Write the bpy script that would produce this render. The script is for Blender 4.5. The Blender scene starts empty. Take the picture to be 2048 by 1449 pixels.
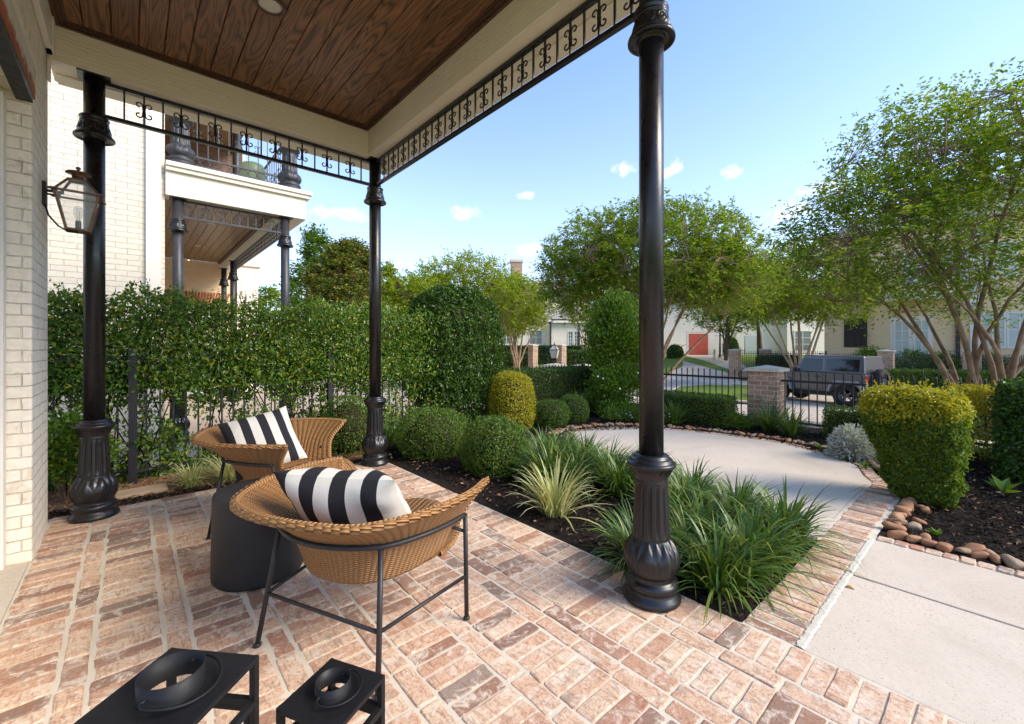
import bpy, math, random
import numpy as np
from mathutils import Vector, Matrix
rng = np.random.default_rng(11)
random.seed(11)
PI = math.pi
scene = bpy.context.scene
COL = scene.collection

# ------------------------------------------------------------------ camera geometry (x = towards street, y = along the facade, z up; metres)
YAW = math.radians(48.5)
FX, FY = math.cos(YAW), math.sin(YAW)
RX, RY = FY, -FX
EYE, FOC, HOR = 1.4, 863.0, 692.0

def at(px, py, z=0.0):
    """ground-level survey: where the photo's pixel meets height z"""
    D = FOC * (EYE - z) / (py - HOR)
    X = (px - 1024) / FOC * D
    return (D * FX + X * RX, D * FY + X * RY)

def ray(px, D):
    X = (px - 1024) / FOC * D
    return (D * FX + X * RX, D * FY + X * RY)

def hgt(py, D):
    return EYE + (HOR - py) / FOC * D

# ------------------------------------------------------------------ objects
def tag(o, label=None, cat=None, group=None, kind=None):
    if label: o['label'] = label
    if cat: o['category'] = cat
    if group: o['group'] = group
    if kind: o['kind'] = kind
    return o

def empty(name, loc=(0, 0, 0), rz=0.0, label=None, cat=None, group=None):
    o = bpy.data.objects.new(name, None)
    COL.objects.link(o)
    o.location = loc
    o.rotation_euler = (0, 0, rz)
    o.empty_display_size = 0.1
    return tag(o, label, cat, group)

def link(name, me, mat=None, parent=None, loc=None, rz=None):
    o = bpy.data.objects.new(name, me)
    COL.objects.link(o)
    if mat is not None and not me.materials:
        me.materials.append(mat)
    if parent is not None:
        o.parent = parent
    if loc is not None: o.location = loc
    if rz is not None: o.rotation_euler = (0, 0, rz)
    return o

def copy_tree(o, parent=None):
    c = o.copy()
    COL.objects.link(c)
    if parent is not None: c.parent = parent
    for ch in [k for k in scene.objects if k.parent == o]:
        copy_tree(ch, c)
    return c

class MB:
    """collects shapes and links them as ONE mesh object"""
    def __init__(s):
        s.v = []; s.f = []; s.sm = []; s.uv = None
    def add(s, vs, fs, smooth=False):
        b = len(s.v)
        s.v.extend(tuple(map(float, p)) for p in vs)
        for f in fs:
            s.f.append(tuple(i + b for i in f)); s.sm.append(smooth)
        return s
    def box(s, x0, y0, z0, x1, y1, z1, M=None):
        p = [(x0, y0, z0), (x1, y0, z0), (x1, y1, z0), (x0, y1, z0), (x0, y0, z1), (x1, y0, z1), (x1, y1, z1), (x0, y1, z1)]
        if M is not None: p = [tuple(M @ Vector(q)) for q in p]
        return s.add(p, [(3, 2, 1, 0), (4, 5, 6, 7), (0, 1, 5, 4), (1, 2, 6, 5), (2, 3, 7, 6), (3, 0, 4, 7)])
    def bbox(s, x0, y0, z0, x1, y1, z1, b=0.004, M=None):
        """box with its upper edges eased"""
        p = [(x0, y0, z0), (x1, y0, z0), (x1, y1, z0), (x0, y1, z0), (x0, y0, z1 - b), (x1, y0, z1 - b), (x1, y1, z1 - b), (x0, y1, z1 - b),
             (x0 + b, y0 + b, z1), (x1 - b, y0 + b, z1), (x1 - b, y1 - b, z1), (x0 + b, y1 - b, z1)]
        if M is not None: p = [tuple(M @ Vector(q)) for q in p]
        return s.add(p, [(3, 2, 1, 0), (0, 1, 5, 4), (1, 2, 6, 5), (2, 3, 7, 6), (3, 0, 4, 7), (4, 5, 9, 8), (5, 6, 10, 9), (6, 7, 11, 10), (7, 4, 8, 11), (8, 9, 10, 11)])
    def bar(s, a, b, w, h=None, up=(0, 0, 1)):
        """rectangular bar from a to b"""
        h = w if h is None else h
        a = Vector(a); b = Vector(b); d = (b - a).normalized(); u = Vector(up)
        if abs(d.dot(u)) > 0.95: u = Vector((1, 0, 0))
        r = d.cross(u).normalized(); u = r.cross(d).normalized()
        p = []
        for q in (a, b):
            for i, j in ((-1, -1), (1, -1), (1, 1), (-1, 1)):
                p.append(q + r * (w / 2 * i) + u * (h / 2 * j))
        return s.add(p, [(3, 2, 1, 0), (4, 5, 6, 7), (0, 1, 5, 4), (1, 2, 6, 5), (2, 3, 7, 6), (3, 0, 4, 7)])
    def tube(s, pts, r, n=8, cap=True, closed=False):
        pts = [Vector(p) for p in pts]
        m = len(pts)
        rs = r if isinstance(r, (list, tuple)) else [r] * m
        vs = []
        prev = None
        for i in range(m):
            if closed: d = (pts[(i + 1) % m] - pts[i - 1]).normalized()
            else: d = (pts[min(i + 1, m - 1)] - pts[max(i - 1, 0)]).normalized()
            if prev is None:
                u = Vector((0, 0, 1)) if abs(d.z) < 0.9 else Vector((1, 0, 0))
                prev = d.cross(u).normalized()
            e1 = (prev - d * prev.dot(d)).normalized(); prev = e1
            e2 = d.cross(e1)
            for k in range(n):
                a = 2 * PI * k / n
                vs.append(pts[i] + (e1 * math.cos(a) + e2 * math.sin(a)) * rs[i])
        fs = []
        for i in range(m if closed else m - 1):
            j = (i + 1) % m
            for k in range(n):
                k2 = (k + 1) % n
                fs.append((i * n + k, i * n + k2, j * n + k2, j * n + k))
        s.add(vs, fs, True)
        if cap and not closed:
            b = len(s.v) - len(vs)
            s.f.append(tuple(b + k for k in reversed(range(n)))); s.sm.append(False)
            s.f.append(tuple(b + (m - 1) * n + k for k in range(n))); s.sm.append(False)
        return s
    def lathe(s, prof, n=48, fn=None, c=(0, 0, 0), cap=True):
        """profile [(r, z)] turned about z; fn(a, i, r, z) -> r"""
        vs = []
        for i, (r, z) in enumerate(prof):
            for k in range(n):
                a = 2 * PI * k / n
                q = fn(a, i, r, z) if fn else r
                vs.append((c[0] + q * math.cos(a), c[1] + q * math.sin(a), c[2] + z))
        fs = []
        for i in range(len(prof) - 1):
            for k in range(n):
                k2 = (k + 1) % n
                fs.append((i * n + k, i * n + k2, (i + 1) * n + k2, (i + 1) * n + k))
        if cap:
            fs.append(tuple(reversed(range(n))))
            fs.append(tuple((len(prof) - 1) * n + k for k in range(n)))
        return s.add(vs, fs, True)
    def prism(s, poly, z0, z1):
        """vertical prism over a counter-clockwise polygon"""
        n = len(poly)
        vs = [(x, y, z0) for x, y in poly] + [(x, y, z1) for x, y in poly]
        fs = [tuple(reversed(range(n))), tuple(range(n, 2 * n))]
        for i in range(n):
            j = (i + 1) % n
            fs.append((i, j, n + j, n + i))
        return s.add(vs, fs)
    def prismM(s, poly, h0, h1, M):
        """prism over polygon in local xy, extruded on local z, placed by M"""
        n = len(poly)
        vs = [tuple(M @ Vector((x, y, h0))) for x, y in poly] + [tuple(M @ Vector((x, y, h1))) for x, y in poly]
        fs = [tuple(reversed(range(n))), tuple(range(n, 2 * n))]
        for i in range(n):
            j = (i + 1) % n
            fs.append((i, j, n + j, n + i))
        return s.add(vs, fs)
    def mesh(s, name):
        me = bpy.data.meshes.new(name)
        me.from_pydata(s.v, [], s.f)
        me.polygons.foreach_set('use_smooth', s.sm)
        me.update()
        return me
    def build(s, name, mat, parent=None, loc=None, rz=None, bevel=0.0, seg=2, auto=True):
        me = s.mesh(name)
        o = link(name, me, mat, parent, loc, rz)
        if bevel:
            b = o.modifiers.new('Bevel', 'BEVEL'); b.width = bevel; b.segments = seg; b.limit_method = 'ANGLE'; b.angle_limit = 0.6
        return o

def npmesh(name, V, F, mat=None, smooth=False):
    """mesh from numpy arrays; F is (n,3) or (n,4)"""
    me = bpy.data.meshes.new(name)
    k = F.shape[1]
    me.vertices.add(len(V)); me.vertices.foreach_set('co', np.ascontiguousarray(V, dtype=np.float32).ravel())
    me.loops.add(F.size); me.loops.foreach_set('vertex_index', np.ascontiguousarray(F, dtype=np.int32).ravel())
    me.polygons.add(len(F)); me.polygons.foreach_set('loop_start', np.arange(0, F.size, k, dtype=np.int32))
    me.polygons.foreach_set('use_smooth', np.full(len(F), smooth))
    me.update(calc_edges=True)
    if mat is not None: me.materials.append(mat)
    return me

# ------------------------------------------------------------------ materials
class NT:
    def __init__(s, name, rough=0.6, spec=0.5):
        s.m = bpy.data.materials.new(name); s.m.use_nodes = True
        s.t = s.m.node_tree; s.n = s.t.nodes; s.l = s.t.links
        s.b = s.n['Principled BSDF']; s.out = s.n['Material Output']
        s.b.inputs['Roughness'].default_value = rough
        s.b.inputs['Specular IOR Level'].default_value = spec
    def node(s, typ, **kw):
        n = s.n.new(typ)
        ins = kw.pop('ins', {})
        for k, v in kw.items(): setattr(n, k, v)
        for k, v in ins.items(): s.put(n.inputs[k], v)
        return n
    def put(s, sock, v):
        if isinstance(v, bpy.types.NodeSocket): s.l.new(v, sock)
        else: sock.default_value = v
    def coord(s, kind='Object'):
        return s.node('ShaderNodeTexCoord').outputs[kind]
    def scale(s, vec, sc):
        return s.node('ShaderNodeMapping', ins={'Vector': vec, 'Scale': sc}).outputs[0]
    def noise(s, vec, scale, detail=4, rough=0.55, dist=0.0, col=False):
        n = s.node('ShaderNodeTexNoise', ins={'Vector': vec, 'Scale': scale, 'Detail': detail, 'Roughness': rough, 'Distortion': dist})
        return n.outputs['Color' if col else 'Fac']
    def ramp(s, fac, stops, interp='LINEAR'):
        r = s.node('ShaderNodeValToRGB'); r.color_ramp.interpolation = interp
        e = r.color_ramp.elements
        while len(e) < len(stops): e.new(0.5)
        for q, (p, c) in zip(e, stops):
            q.position = p
            q.color = (*c, 1) if not isinstance(c, (int, float)) else (c, c, c, 1)
        s.put(r.inputs[0], fac)
        return r.outputs[0]
    def mix(s, fac, a, b, mode='MIX'):
        n = s.node('ShaderNodeMix', data_type='RGBA', blend_type=mode)
        s.put(n.inputs[0], fac)
        s.put(n.inputs[6], (*a, 1) if isinstance(a, tuple) and len(a) == 3 else a)
        s.put(n.inputs[7], (*b, 1) if isinstance(b, tuple) and len(b) == 3 else b)
        return n.outputs[2]
    def math(s, op, a, b=0.0, clamp=False):
        n = s.node('ShaderNodeMath', operation=op, use_clamp=clamp)
        s.put(n.inputs[0], a); s.put(n.inputs[1], b)
        return n.outputs[0]
    def isl(s):
        return s.node('ShaderNodeNewGeometry').outputs['Random Per Island']
    def objrand(s):
        return s.node('ShaderNodeObjectInfo').outputs['Random']
    def bump(s, h, strength=0.3, dist=0.01):
        n = s.node('ShaderNodeBump', ins={'Strength': strength, 'Distance': dist, 'Height': h})
        s.l.new(n.outputs[0], s.b.inputs['Normal'])
        return n.outputs[0]
    def base(s, c):
        s.put(s.b.inputs['Base Color'], (*c, 1) if isinstance(c, tuple) and len(c) == 3 else c)
        return s
    def rough(s, v):
        s.put(s.b.inputs['Roughness'], v); return s

def plain(name, c, rough=0.6, spec=0.5, var=0.08, sc=6.0, bump=0.0, metal=0.0):
    t = NT(name, rough, spec)
    co = t.coord()
    n = t.noise(co, sc, 5)
    lo = tuple(max(0, q * (1 - var)) for q in c); hi = tuple(min(1, q * (1 + var)) for q in c)
    t.base(t.ramp(n, [(0.3, lo), (0.7, hi)]))
    if bump: t.bump(t.noise(co, sc * 8, 3), bump, 0.004)
    t.b.inputs['Metallic'].default_value = metal
    return t.m

LEAFS = {'jasmine_leaf': 1.8, 'ligustrum_leaf': 1.55, 'crape_myrtle_leaf': 2.3, 'boxwood_leaf': 1.55, 'glossy_shrub_leaf': 1.5, 'lily_turf_blade': 1.45}
def leafmat(name, cols, rough=0.42, trans=0.28, spec=0.4):
    """cols: ramp over the leaves of one plant, each leaf its own tone"""
    t = NT(name, rough, spec)
    g = LEAFS.get(name, 2.0); LEAF = (g * 1.17, g * 1.03, g * .5)
    cols = [(min(.8, q[0] * LEAF[0]), min(.8, q[1] * LEAF[1]), min(.8, q[2] * LEAF[2])) if 'silver' not in name and 'varieg' not in name else q for q in cols]
    k = len(cols)
    c = t.ramp(t.isl(), [(i / max(1, k - 1), q) for i, q in enumerate(cols)])
    big = t.noise(t.coord(), 2.3, 2)
    c = t.mix(t.math('MULTIPLY', t.ramp(big, [(0.35, 0.0), (0.7, 1.0)]), 0.35), c, t.mix(1.0, c, (1.25, 1.2, 0.8), 'MULTIPLY'))
    t.base(c)
    tr = t.node('ShaderNodeBsdfTranslucent')
    t.put(tr.inputs[0], t.mix(1.0, c, (1.35, 1.35, 0.6), 'MULTIPLY'))
    mx = t.node('ShaderNodeMixShader'); mx.inputs[0].default_value = trans
    t.l.new(t.b.outputs[0], mx.inputs[1]); t.l.new(tr.outputs[0], mx.inputs[2])
    t.l.new(mx.outputs[0], t.out.inputs[0])
    return t.m

def brickmat(name, c1, c2, mortar, bw=0.245, bh=0.0765, ms=0.006, drip=False, axis='sum', bump=0.6, noise_amt=0.5, spots=None, rough=0.8, paint=False):
    t = NT(name, rough, 0.3)
    co = t.coord()
    sx = t.node('ShaderNodeSeparateXYZ', ins={0: co})
    u = {'x': sx.outputs[0], 'y': sx.outputs[1]}.get(axis) or t.math('ADD', sx.outputs[0], sx.outputs[1])
    wob = t.noise(co, 9.0, 3, col=True)
    cv = t.node('ShaderNodeCombineXYZ', ins={0: u, 1: sx.outputs[2]}).outputs[0]
    vm = t.node('ShaderNodeVectorMath', operation='MULTIPLY_ADD')
    t.l.new(wob, vm.inputs[0]); vm.inputs[1].default_value = (0.012, 0.012, 0); t.l.new(cv, vm.inputs[2])
    br = t.node('ShaderNodeTexBrick', offset=0.5, ins={'Vector': vm.outputs[0], 'Scale': 1.0, 'Brick Width': bw, 'Row Height': bh, 'Mortar Size': ms, 'Mortar Smooth': 0.6,
               'Color1': (*c1, 1), 'Color2': (*c2, 1), 'Mortar': (*mortar, 1), 'Bias': 0.0})
    n = t.noise(co, 22.0, 6, 0.65)
    if drip: vm.inputs[1].default_value = (0.022, 0.020, 0)
    c = t.mix(noise_amt, br.outputs['Color'], t.ramp(n, [(0.25, 0.72), (0.75, 1.25)]), 'MULTIPLY')
    if spots:
        f = t.ramp(t.noise(co, 7.0, 6, 0.7), [(0.56, 0.0), (0.66, 1.0)])
        c = t.mix(t.math('MULTIPLY', f, 0.7), c, spots)
    if drip:
        # open joints where the limewash has not bridged the mortar
        gap = t.math('MULTIPLY', br.outputs['Fac'], t.ramp(t.noise(co, 5.0, 4, 0.6), [(0.44, 0.0), (0.58, 1.0)]))
        c = t.mix(t.math('MULTIPLY', gap, 0.38), c, (0.30, 0.24, 0.18))
    t.base(c)
    h = t.math('SUBTRACT', 1.0, br.outputs['Fac'])
    h = t.math('ADD', h, t.math('MULTIPLY', t.noise(co, 40.0, 5, 0.6), 0.35))
    h = t.math('ADD', h, t.math('MULTIPLY', t.noise(co, 9.0, 3, 0.5), 0.7))
    t.bump(h, bump, 0.008)
    return t.m

# palette -----------------------------------------------------------
M = {}
def iron(name, c, rough):
    t = NT(name, rough, 0.5)
    co = t.coord()
    t.base(t.ramp(t.noise(co, 5.0, 4), [(0.3, tuple(q * 0.8 for q in c)), (0.75, tuple(q * 1.5 for q in c))]))
    t.bump(t.noise(co, 90.0, 3, 0.5), 0.05, 0.001)
    t.rough(t.ramp(t.noise(co, 18.0, 4), [(0.3, rough * 0.8), (0.7, rough * 1.3)]))
    return t.m
M['iron'] = iron('black_iron', (0.010, 0.0085, 0.0095), 0.30)
M['iron_flat'] = iron('black_powder_coat', (0.014, 0.0135, 0.015), 0.5)
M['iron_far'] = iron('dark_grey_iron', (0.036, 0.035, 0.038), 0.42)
M['fence'] = iron('black_fence_paint', (0.012, 0.011, 0.012), 0.5)

def mk_paver():
    t = NT('old_brick_paver', 0.85, 0.25)
    co = t.coord()
    r = t.isl()
    tone = t.ramp(r, [(0.0, (0.68, 0.43, 0.28)), (0.18, (0.74, 0.54, 0.37)), (0.36, (0.62, 0.37, 0.235)), (0.55, (0.71, 0.49, 0.33)), (0.70, (0.56, 0.32, 0.20)), (0.78, (0.34, 0.19, 0.125)), (0.88, (0.24, 0.16, 0.12)), (0.94, (0.34, 0.26, 0.20)), (1.0, (0.52, 0.23, 0.13))])
    # each brick samples its own piece of the noise
    sh = t.node('ShaderNodeVectorMath', operation='ADD')
    t.l.new(co, sh.inputs[0]); t.l.new(t.node('ShaderNodeCombineXYZ', ins={2: t.math('MULTIPLY', r, 37.0)}).outputs[0], sh.inputs[1])
    v = sh.outputs[0]
    red = t.ramp(t.noise(v, 26.0, 5, 0.6, 2.2), [(0.50, 0.0), (0.62, 1.0)])
    c = t.mix(t.math('MULTIPLY', red, 0.55), tone, (0.34, 0.135, 0.075))
    pale = t.ramp(t.noise(v, 14.0, 6, 0.7, 0.8), [(0.50, 0.0), (0.62, 1.0)])
    c = t.mix(t.math('MULTIPLY', pale, 0.78), c, (0.78, 0.65, 0.51))
    grey = t.ramp(t.noise(v, 9.0, 5, 0.65), [(0.56, 0.0), (0.70, 1.0)])
    c = t.mix(t.math('MULTIPLY', grey, 0.6), c, (0.27, 0.215, 0.17))
    rot = t.node('ShaderNodeMapping', ins={'Vector': v, 'Rotation': (0, 0, 0.7), 'Scale': (52.0, 9.0, 1.0)}).outputs[0]
    st = t.ramp(t.noise(rot, 1.0, 3, 0.55, 1.1), [(0.54, 0.0), (0.63, 1.0)])
    c = t.mix(t.math('MULTIPLY', st, 0.42), c, (0.30, 0.125, 0.07))
    dirt = t.ramp(t.noise(co, 0.9, 4, 0.6), [(0.35, 0.0), (0.70, 1.0)])
    c = t.mix(t.math('MULTIPLY', dirt, 0.22), c, (0.33, 0.26, 0.20))
    c = t.mix(1.0, c, t.ramp(t.noise(co, 120.0, 4, 0.7), [(0.25, 0.78), (0.75, 1.18)]), 'MULTIPLY')
    t.base(c)
    h = t.math('ADD', t.noise(v, 30.0, 6, 0.65, 1.0), t.math('MULTIPLY', t.noise(co, 160.0, 3), 0.4))
    t.bump(h, 0.65, 0.006)
    return t.m
M['paver'] = mk_paver()
def mk_speck(name, c, speck, sc=90.0, stain=None):
    t = NT(name, 0.9, 0.2)
    co = t.coord()
    b = t.ramp(t.noise(co, 1.1, 5, 0.6), [(0.3, tuple(q * 0.90 for q in c)), (0.7, tuple(min(1, q * 1.05) for q in c))])
    b = t.mix(0.5, b, t.ramp(t.noise(co, 30.0, 5, 0.7), [(0.3, 0.88), (0.7, 1.08)]), 'MULTIPLY')
    warp = t.node('ShaderNodeVectorMath', operation='MULTIPLY_ADD'); t.l.new(t.noise(co, 60.0, 2, col=True), warp.inputs[0]); warp.inputs[1].default_value = (0.02, 0.02, 0); t.l.new(co, warp.inputs[2])
    vo = t.node('ShaderNodeTexVoronoi', ins={'Vector': warp.outputs[0], 'Scale': sc * 1.7})
    pick = t.ramp(t.node('ShaderNodeSeparateColor', ins={0: vo.outputs['Color']}).outputs[0], [(0.30, 0.0), (0.8, 1.0)])
    f = t.math('MULTIPLY', t.math('MULTIPLY', t.ramp(vo.outputs['Distance'], [(0.16, 1.0), (0.34, 0.0)]), pick), t.ramp(t.noise(co, 1.6, 4), [(0.40, 0.3), (0.62, 1.0)]))
    b = t.mix(t.math('MULTIPLY', f, 0.75), b, speck)
    if stain:
        f2 = t.ramp(t.noise(co, 0.9, 5, 0.6, 0.6), [(0.50, 0.0), (0.68, 1.0)])
        b = t.mix(t.math('MULTIPLY', f2, 0.5), b, stain)
    t.base(b)
    t.bump(t.noise(co, 140.0, 5, 0.7), 0.25, 0.003)
    return t.m
M['concrete'] = mk_speck('pale_concrete', (0.63, 0.53, 0.42), (0.16, 0.12, 0.09), 52.0, (0.44, 0.35, 0.26))
M['road'] = mk_speck('street_concrete', (0.50, 0.41, 0.32), (0.3, 0.25, 0.2), 40.0, (0.38, 0.31, 0.25))
M['mortar'] = mk_speck('sandy_mortar', (0.68, 0.59, 0.46), (0.35, 0.3, 0.24), 130.0)
M['joint'] = plain('dark_joint', (0.06, 0.05, 0.04), 0.95)
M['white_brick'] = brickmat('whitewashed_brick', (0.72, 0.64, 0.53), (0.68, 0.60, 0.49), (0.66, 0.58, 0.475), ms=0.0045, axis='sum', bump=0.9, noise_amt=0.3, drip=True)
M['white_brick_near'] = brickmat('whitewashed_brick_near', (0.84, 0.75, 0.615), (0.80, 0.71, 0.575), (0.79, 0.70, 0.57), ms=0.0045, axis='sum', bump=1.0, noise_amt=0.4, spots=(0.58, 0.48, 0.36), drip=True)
M['tan_brick'] = brickmat('tan_brick', (0.80, 0.57, 0.34), (0.74, 0.52, 0.30), (0.74, 0.56, 0.37), axis='sum', bump=0.3, noise_amt=0.3)
M['brown_brick'] = brickmat('brown_brick', (0.22, 0.115, 0.07), (0.15, 0.085, 0.055), (0.30, 0.24, 0.19), axis='sum', bump=0.4, noise_amt=0.5)
M['pier_brick'] = brickmat('mixed_pier_brick', (0.46, 0.29, 0.19), (0.28, 0.165, 0.115), (0.62, 0.53, 0.42), bw=0.21, bh=0.083, ms=0.008, axis='sum', bump=0.6, noise_amt=0.7, spots=(0.60, 0.45, 0.32))
M['red_brick'] = plain('old_red_brick', (0.36, 0.11, 0.055), 0.85, 0.2, 0.45, 14.0, 0.5)
M['white_paint'] = plain('white_paint', (0.74, 0.69, 0.61), 0.5, 0.4, 0.03, 3.0)
M['cream_stucco'] = plain('cream_stucco', (0.76, 0.67, 0.54), 0.9, 0.2, 0.06, 2.0, 0.3)
M['white_stucco'] = plain('white_stucco', (0.80, 0.73, 0.62), 0.9, 0.2, 0.05, 2.0, 0.2)
M['stone_cap'] = plain('limestone_cap', (0.58, 0.51, 0.42), 0.85, 0.2, 0.12, 9.0, 0.3)
M['roof'] = plain('grey_shingles', (0.30, 0.27, 0.25), 0.9, 0.2, 0.3, 8.0, 0.4)
M['red_door'] = plain('red_painted_boards', (0.50, 0.085, 0.06), 0.55, 0.4, 0.06)
M['shutter'] = plain('dark_shutter', (0.03, 0.022, 0.020), 0.5)
def mk_glass(name, c, rough=0.06):
    t = NT(name, rough, 0.6); t.base(c); return t.m
M['glass'] = mk_glass('window_glass', (0.10, 0.13, 0.13))
M['glass_pale'] = mk_glass('curtained_glass', (0.50, 0.54, 0.50), 0.12)
M['car_glass'] = mk_glass('tinted_car_glass', (0.010, 0.011, 0.012), 0.04)

def mk_fascia():
    t = NT('embossed_fascia_board', 0.55, 0.35)
    co = t.coord()
    sx = t.node('ShaderNodeSeparateXYZ', ins={0: co})
    u = t.math('ADD', sx.outputs[0], sx.outputs[1])
    v = t.node('ShaderNodeCombineXYZ', ins={0: t.math('MULTIPLY', u, 1.6), 1: t.math('MULTIPLY', sx.outputs[2], 14.0)}).outputs[0]
    n = t.noise(v, 1.0, 3, 0.5, 1.2)
    w = t.math('SINE', t.math('ADD', t.math('MULTIPLY', n, 26.0), t.math('MULTIPLY', sx.outputs[2], 190.0)))
    t.base(t.ramp(t.noise(co, 2.0, 4), [(0.3, (0.80, 0.69, 0.53)), (0.7, (0.85, 0.74, 0.575))]))
    t.bump(t.ramp(w, [(0.45, 0.0), (1.0, 1.0)]), 0.55, 0.005)
    return t.m
M['fascia'] = mk_fascia()
M['soffit'] = plain('cream_soffit', (0.83, 0.735, 0.585), 0.5, 0.35, 0.04, 2.0)

def mk_wood(name, a, b, dark, sc=1.0, gloss=0.38):
    t = NT(name, gloss, 0.5)
    co = t.coord()
    r = t.isl()
    sh = t.node('ShaderNodeVectorMath', operation='ADD')
    t.l.new(co, sh.inputs[0]); t.l.new(t.node('ShaderNodeCombineXYZ', ins={0: t.math('MULTIPLY', r, 3.0), 1: t.math('MULTIPLY', r, 61.0), 2: t.math('MULTIPLY', r, 17.0)}).outputs[0], sh.inputs[1])
    v = t.scale(sh.outputs[0], (9.0 * sc, 0.9 * sc, 9.0 * sc))
    n = t.noise(v, 0.75, 2, 0.4, 0.35)
    rings = t.math('FRACT', t.math('MULTIPLY', n, 17.0))
    ring = t.ramp(rings, [(0.0, 1.0), (0.22, 0.35), (0.5, 0.0), (0.85, 0.5), (1.0, 1.0)])
    fine = t.noise(t.scale(sh.outputs[0], (160.0, 5.0, 160.0)), 1.0, 3, 0.6)
    tone = t.ramp(r, [(0.0, a), (0.5, tuple((p + q) / 2 for p, q in zip(a, b))), (1.0, b)])
    c = t.mix(t.math('MULTIPLY', ring, 0.92), tone, dark)
    c = t.mix(0.8, c, t.ramp(fine, [(0.3, 0.72), (0.7, 1.28)]), 'MULTIPLY')
    t.base(c)
    t.bump(t.math('ADD', t.math('MULTIPLY', ring, 0.4), fine), 0.15, 0.002)
    return t.m
M['ceiling_wood'] = mk_wood('dark_stained_pine', (0.20, 0.088, 0.042), (0.29, 0.132, 0.064), (0.048, 0.021, 0.011))
M['crown_wood'] = mk_wood('dark_stained_trim', (0.085, 0.038, 0.022), (0.10, 0.045, 0.026), (0.035, 0.016, 0.01))
M['ceiling_wood_far'] = mk_wood('brown_stained_pine', (0.21, 0.125, 0.06), (0.27, 0.165, 0.085), (0.10, 0.055, 0.028))

def mk_wicker():
    t = NT('honey_wicker', 0.48, 0.4)
    uv = t.coord('UV')
    sx = t.node('ShaderNodeSeparateXYZ', ins={0: uv})
    u, v = sx.outputs[0], sx.outputs[1]        # metres along the rim, metres up the shell
    ru = t.math('MULTIPLY', u, 2 * PI / 0.060)
    rv = t.math('MULTIPLY', v, 2 * PI / 0.0115)
    su = t.math('SINE', ru); half = t.math('SINE', t.math('MULTIPLY', ru, 1.0))
    # strands pass in front of and behind the stakes in turn
    over = t.math('SINE', t.math('ADD', rv, t.math('MULTIPLY', t.math('SIGN', su), PI / 2)))
    rib = t.math('ABSOLUTE', su)
    h = t.math('ADD', t.math('MULTIPLY', rib, 1.0), t.math('MULTIPLY', t.math('MULTIPLY', over, 0.5), 1.0))
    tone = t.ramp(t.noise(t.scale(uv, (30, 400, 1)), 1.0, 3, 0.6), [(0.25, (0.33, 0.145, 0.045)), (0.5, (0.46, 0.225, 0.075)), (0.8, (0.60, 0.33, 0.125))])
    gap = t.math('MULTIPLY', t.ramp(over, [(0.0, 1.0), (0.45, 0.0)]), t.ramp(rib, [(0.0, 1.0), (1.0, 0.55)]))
    # shade between the strands painted in as a darker colour
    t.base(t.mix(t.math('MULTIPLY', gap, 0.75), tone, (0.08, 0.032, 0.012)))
    t.bump(h, 0.9, 0.008)
    return t.m
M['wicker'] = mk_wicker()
def mk_braid():
    t = NT('wicker_braid', 0.48, 0.4)
    uv = t.coord('UV')
    sx = t.node('ShaderNodeSeparateXYZ', ins={0: uv})
    a = t.math('SINE', t.math('ADD', t.math('MULTIPLY', sx.outputs[0], 2 * PI / 0.020), t.math('MULTIPLY', sx.outputs[1], 4 * PI)))
    b = t.math('SINE', t.math('MULTIPLY', sx.outputs[1], 14 * PI))
    h = t.math('ADD', a, t.math('MULTIPLY', b, 0.6))
    t.base(t.mix(t.ramp(h, [(0.0, 0.6), (0.5, 0.0)]), (0.52, 0.265, 0.092), (0.07, 0.028, 0.011)))
    t.bump(h, 0.7, 0.004)
    return t.m
M['braid'] = mk_braid()

def mk_stripe(name, dark, lightc, n=8, phase=0.0):
    t = NT(name, 0.85, 0.2)
    uv = t.coord('UV')
    sx = t.node('ShaderNodeSeparateXYZ', ins={0: uv})
    s = t.math('FRACT', t.math('ADD', t.math('MULTIPLY', sx.outputs[0], n / 2), phase))
    f = t.ramp(s, [(0.0, 0.0), (0.5, 1.0)], 'CONSTANT')
    co = t.coord()
    weave = t.noise(co, 420.0, 2)
    c = t.mix(f, dark, lightc)
    c = t.mix(0.35, c, t.ramp(weave, [(0.3, 0.7), (0.7, 1.25)]), 'MULTIPLY')
    t.base(c)
    h = t.math('ADD', t.math('MULTIPLY', weave, 0.3), t.math('MULTIPLY', t.noise(co, 14.0, 3, 0.5, 0.8), 1.0))
    t.bump(h, 0.35, 0.008)
    return t.m
M['stripe'] = mk_stripe('striped_canvas', (0.022, 0.021, 0.024), (0.66, 0.61, 0.53))
M['drum'] = plain('charcoal_fibre_cement', (0.020, 0.019, 0.020), 0.6, 0.35, 0.25, 7.0, 0.15)
M['lantern_black'] = iron('black_lantern_steel', (0.008, 0.0075, 0.008), 0.55); M['lantern_black'].node_tree.nodes['Principled BSDF'].inputs['Specular IOR Level'].default_value = 0.28
M['copper'] = plain('aged_copper', (0.16, 0.085, 0.05), 0.45, 0.5, 0.35, 12.0, 0.1, 0.6)
def mk_pane():
    t = NT('lantern_pane', 0.03, 0.5)
    t.base((0.9, 0.92, 0.92)); t.b.inputs['Alpha'].default_value = 0.22
    return t.m
M['pane'] = mk_pane()
M['bulb'] = mk_pane(); M['bulb'].name = 'clear_bulb'
M['lamp_lens'] = plain('frosted_lens', (0.55, 0.50, 0.44), 0.4)
def mk_glow(name, c, e):
    t = NT(name); t.base(c); t.b.inputs['Emission Color'].default_value = (*c, 1); t.b.inputs['Emission Strength'].default_value = e; return t.m
M['lit_lens'] = mk_glow('lit_lens', (1.0, 0.82, 0.5), 2.2)

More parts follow.
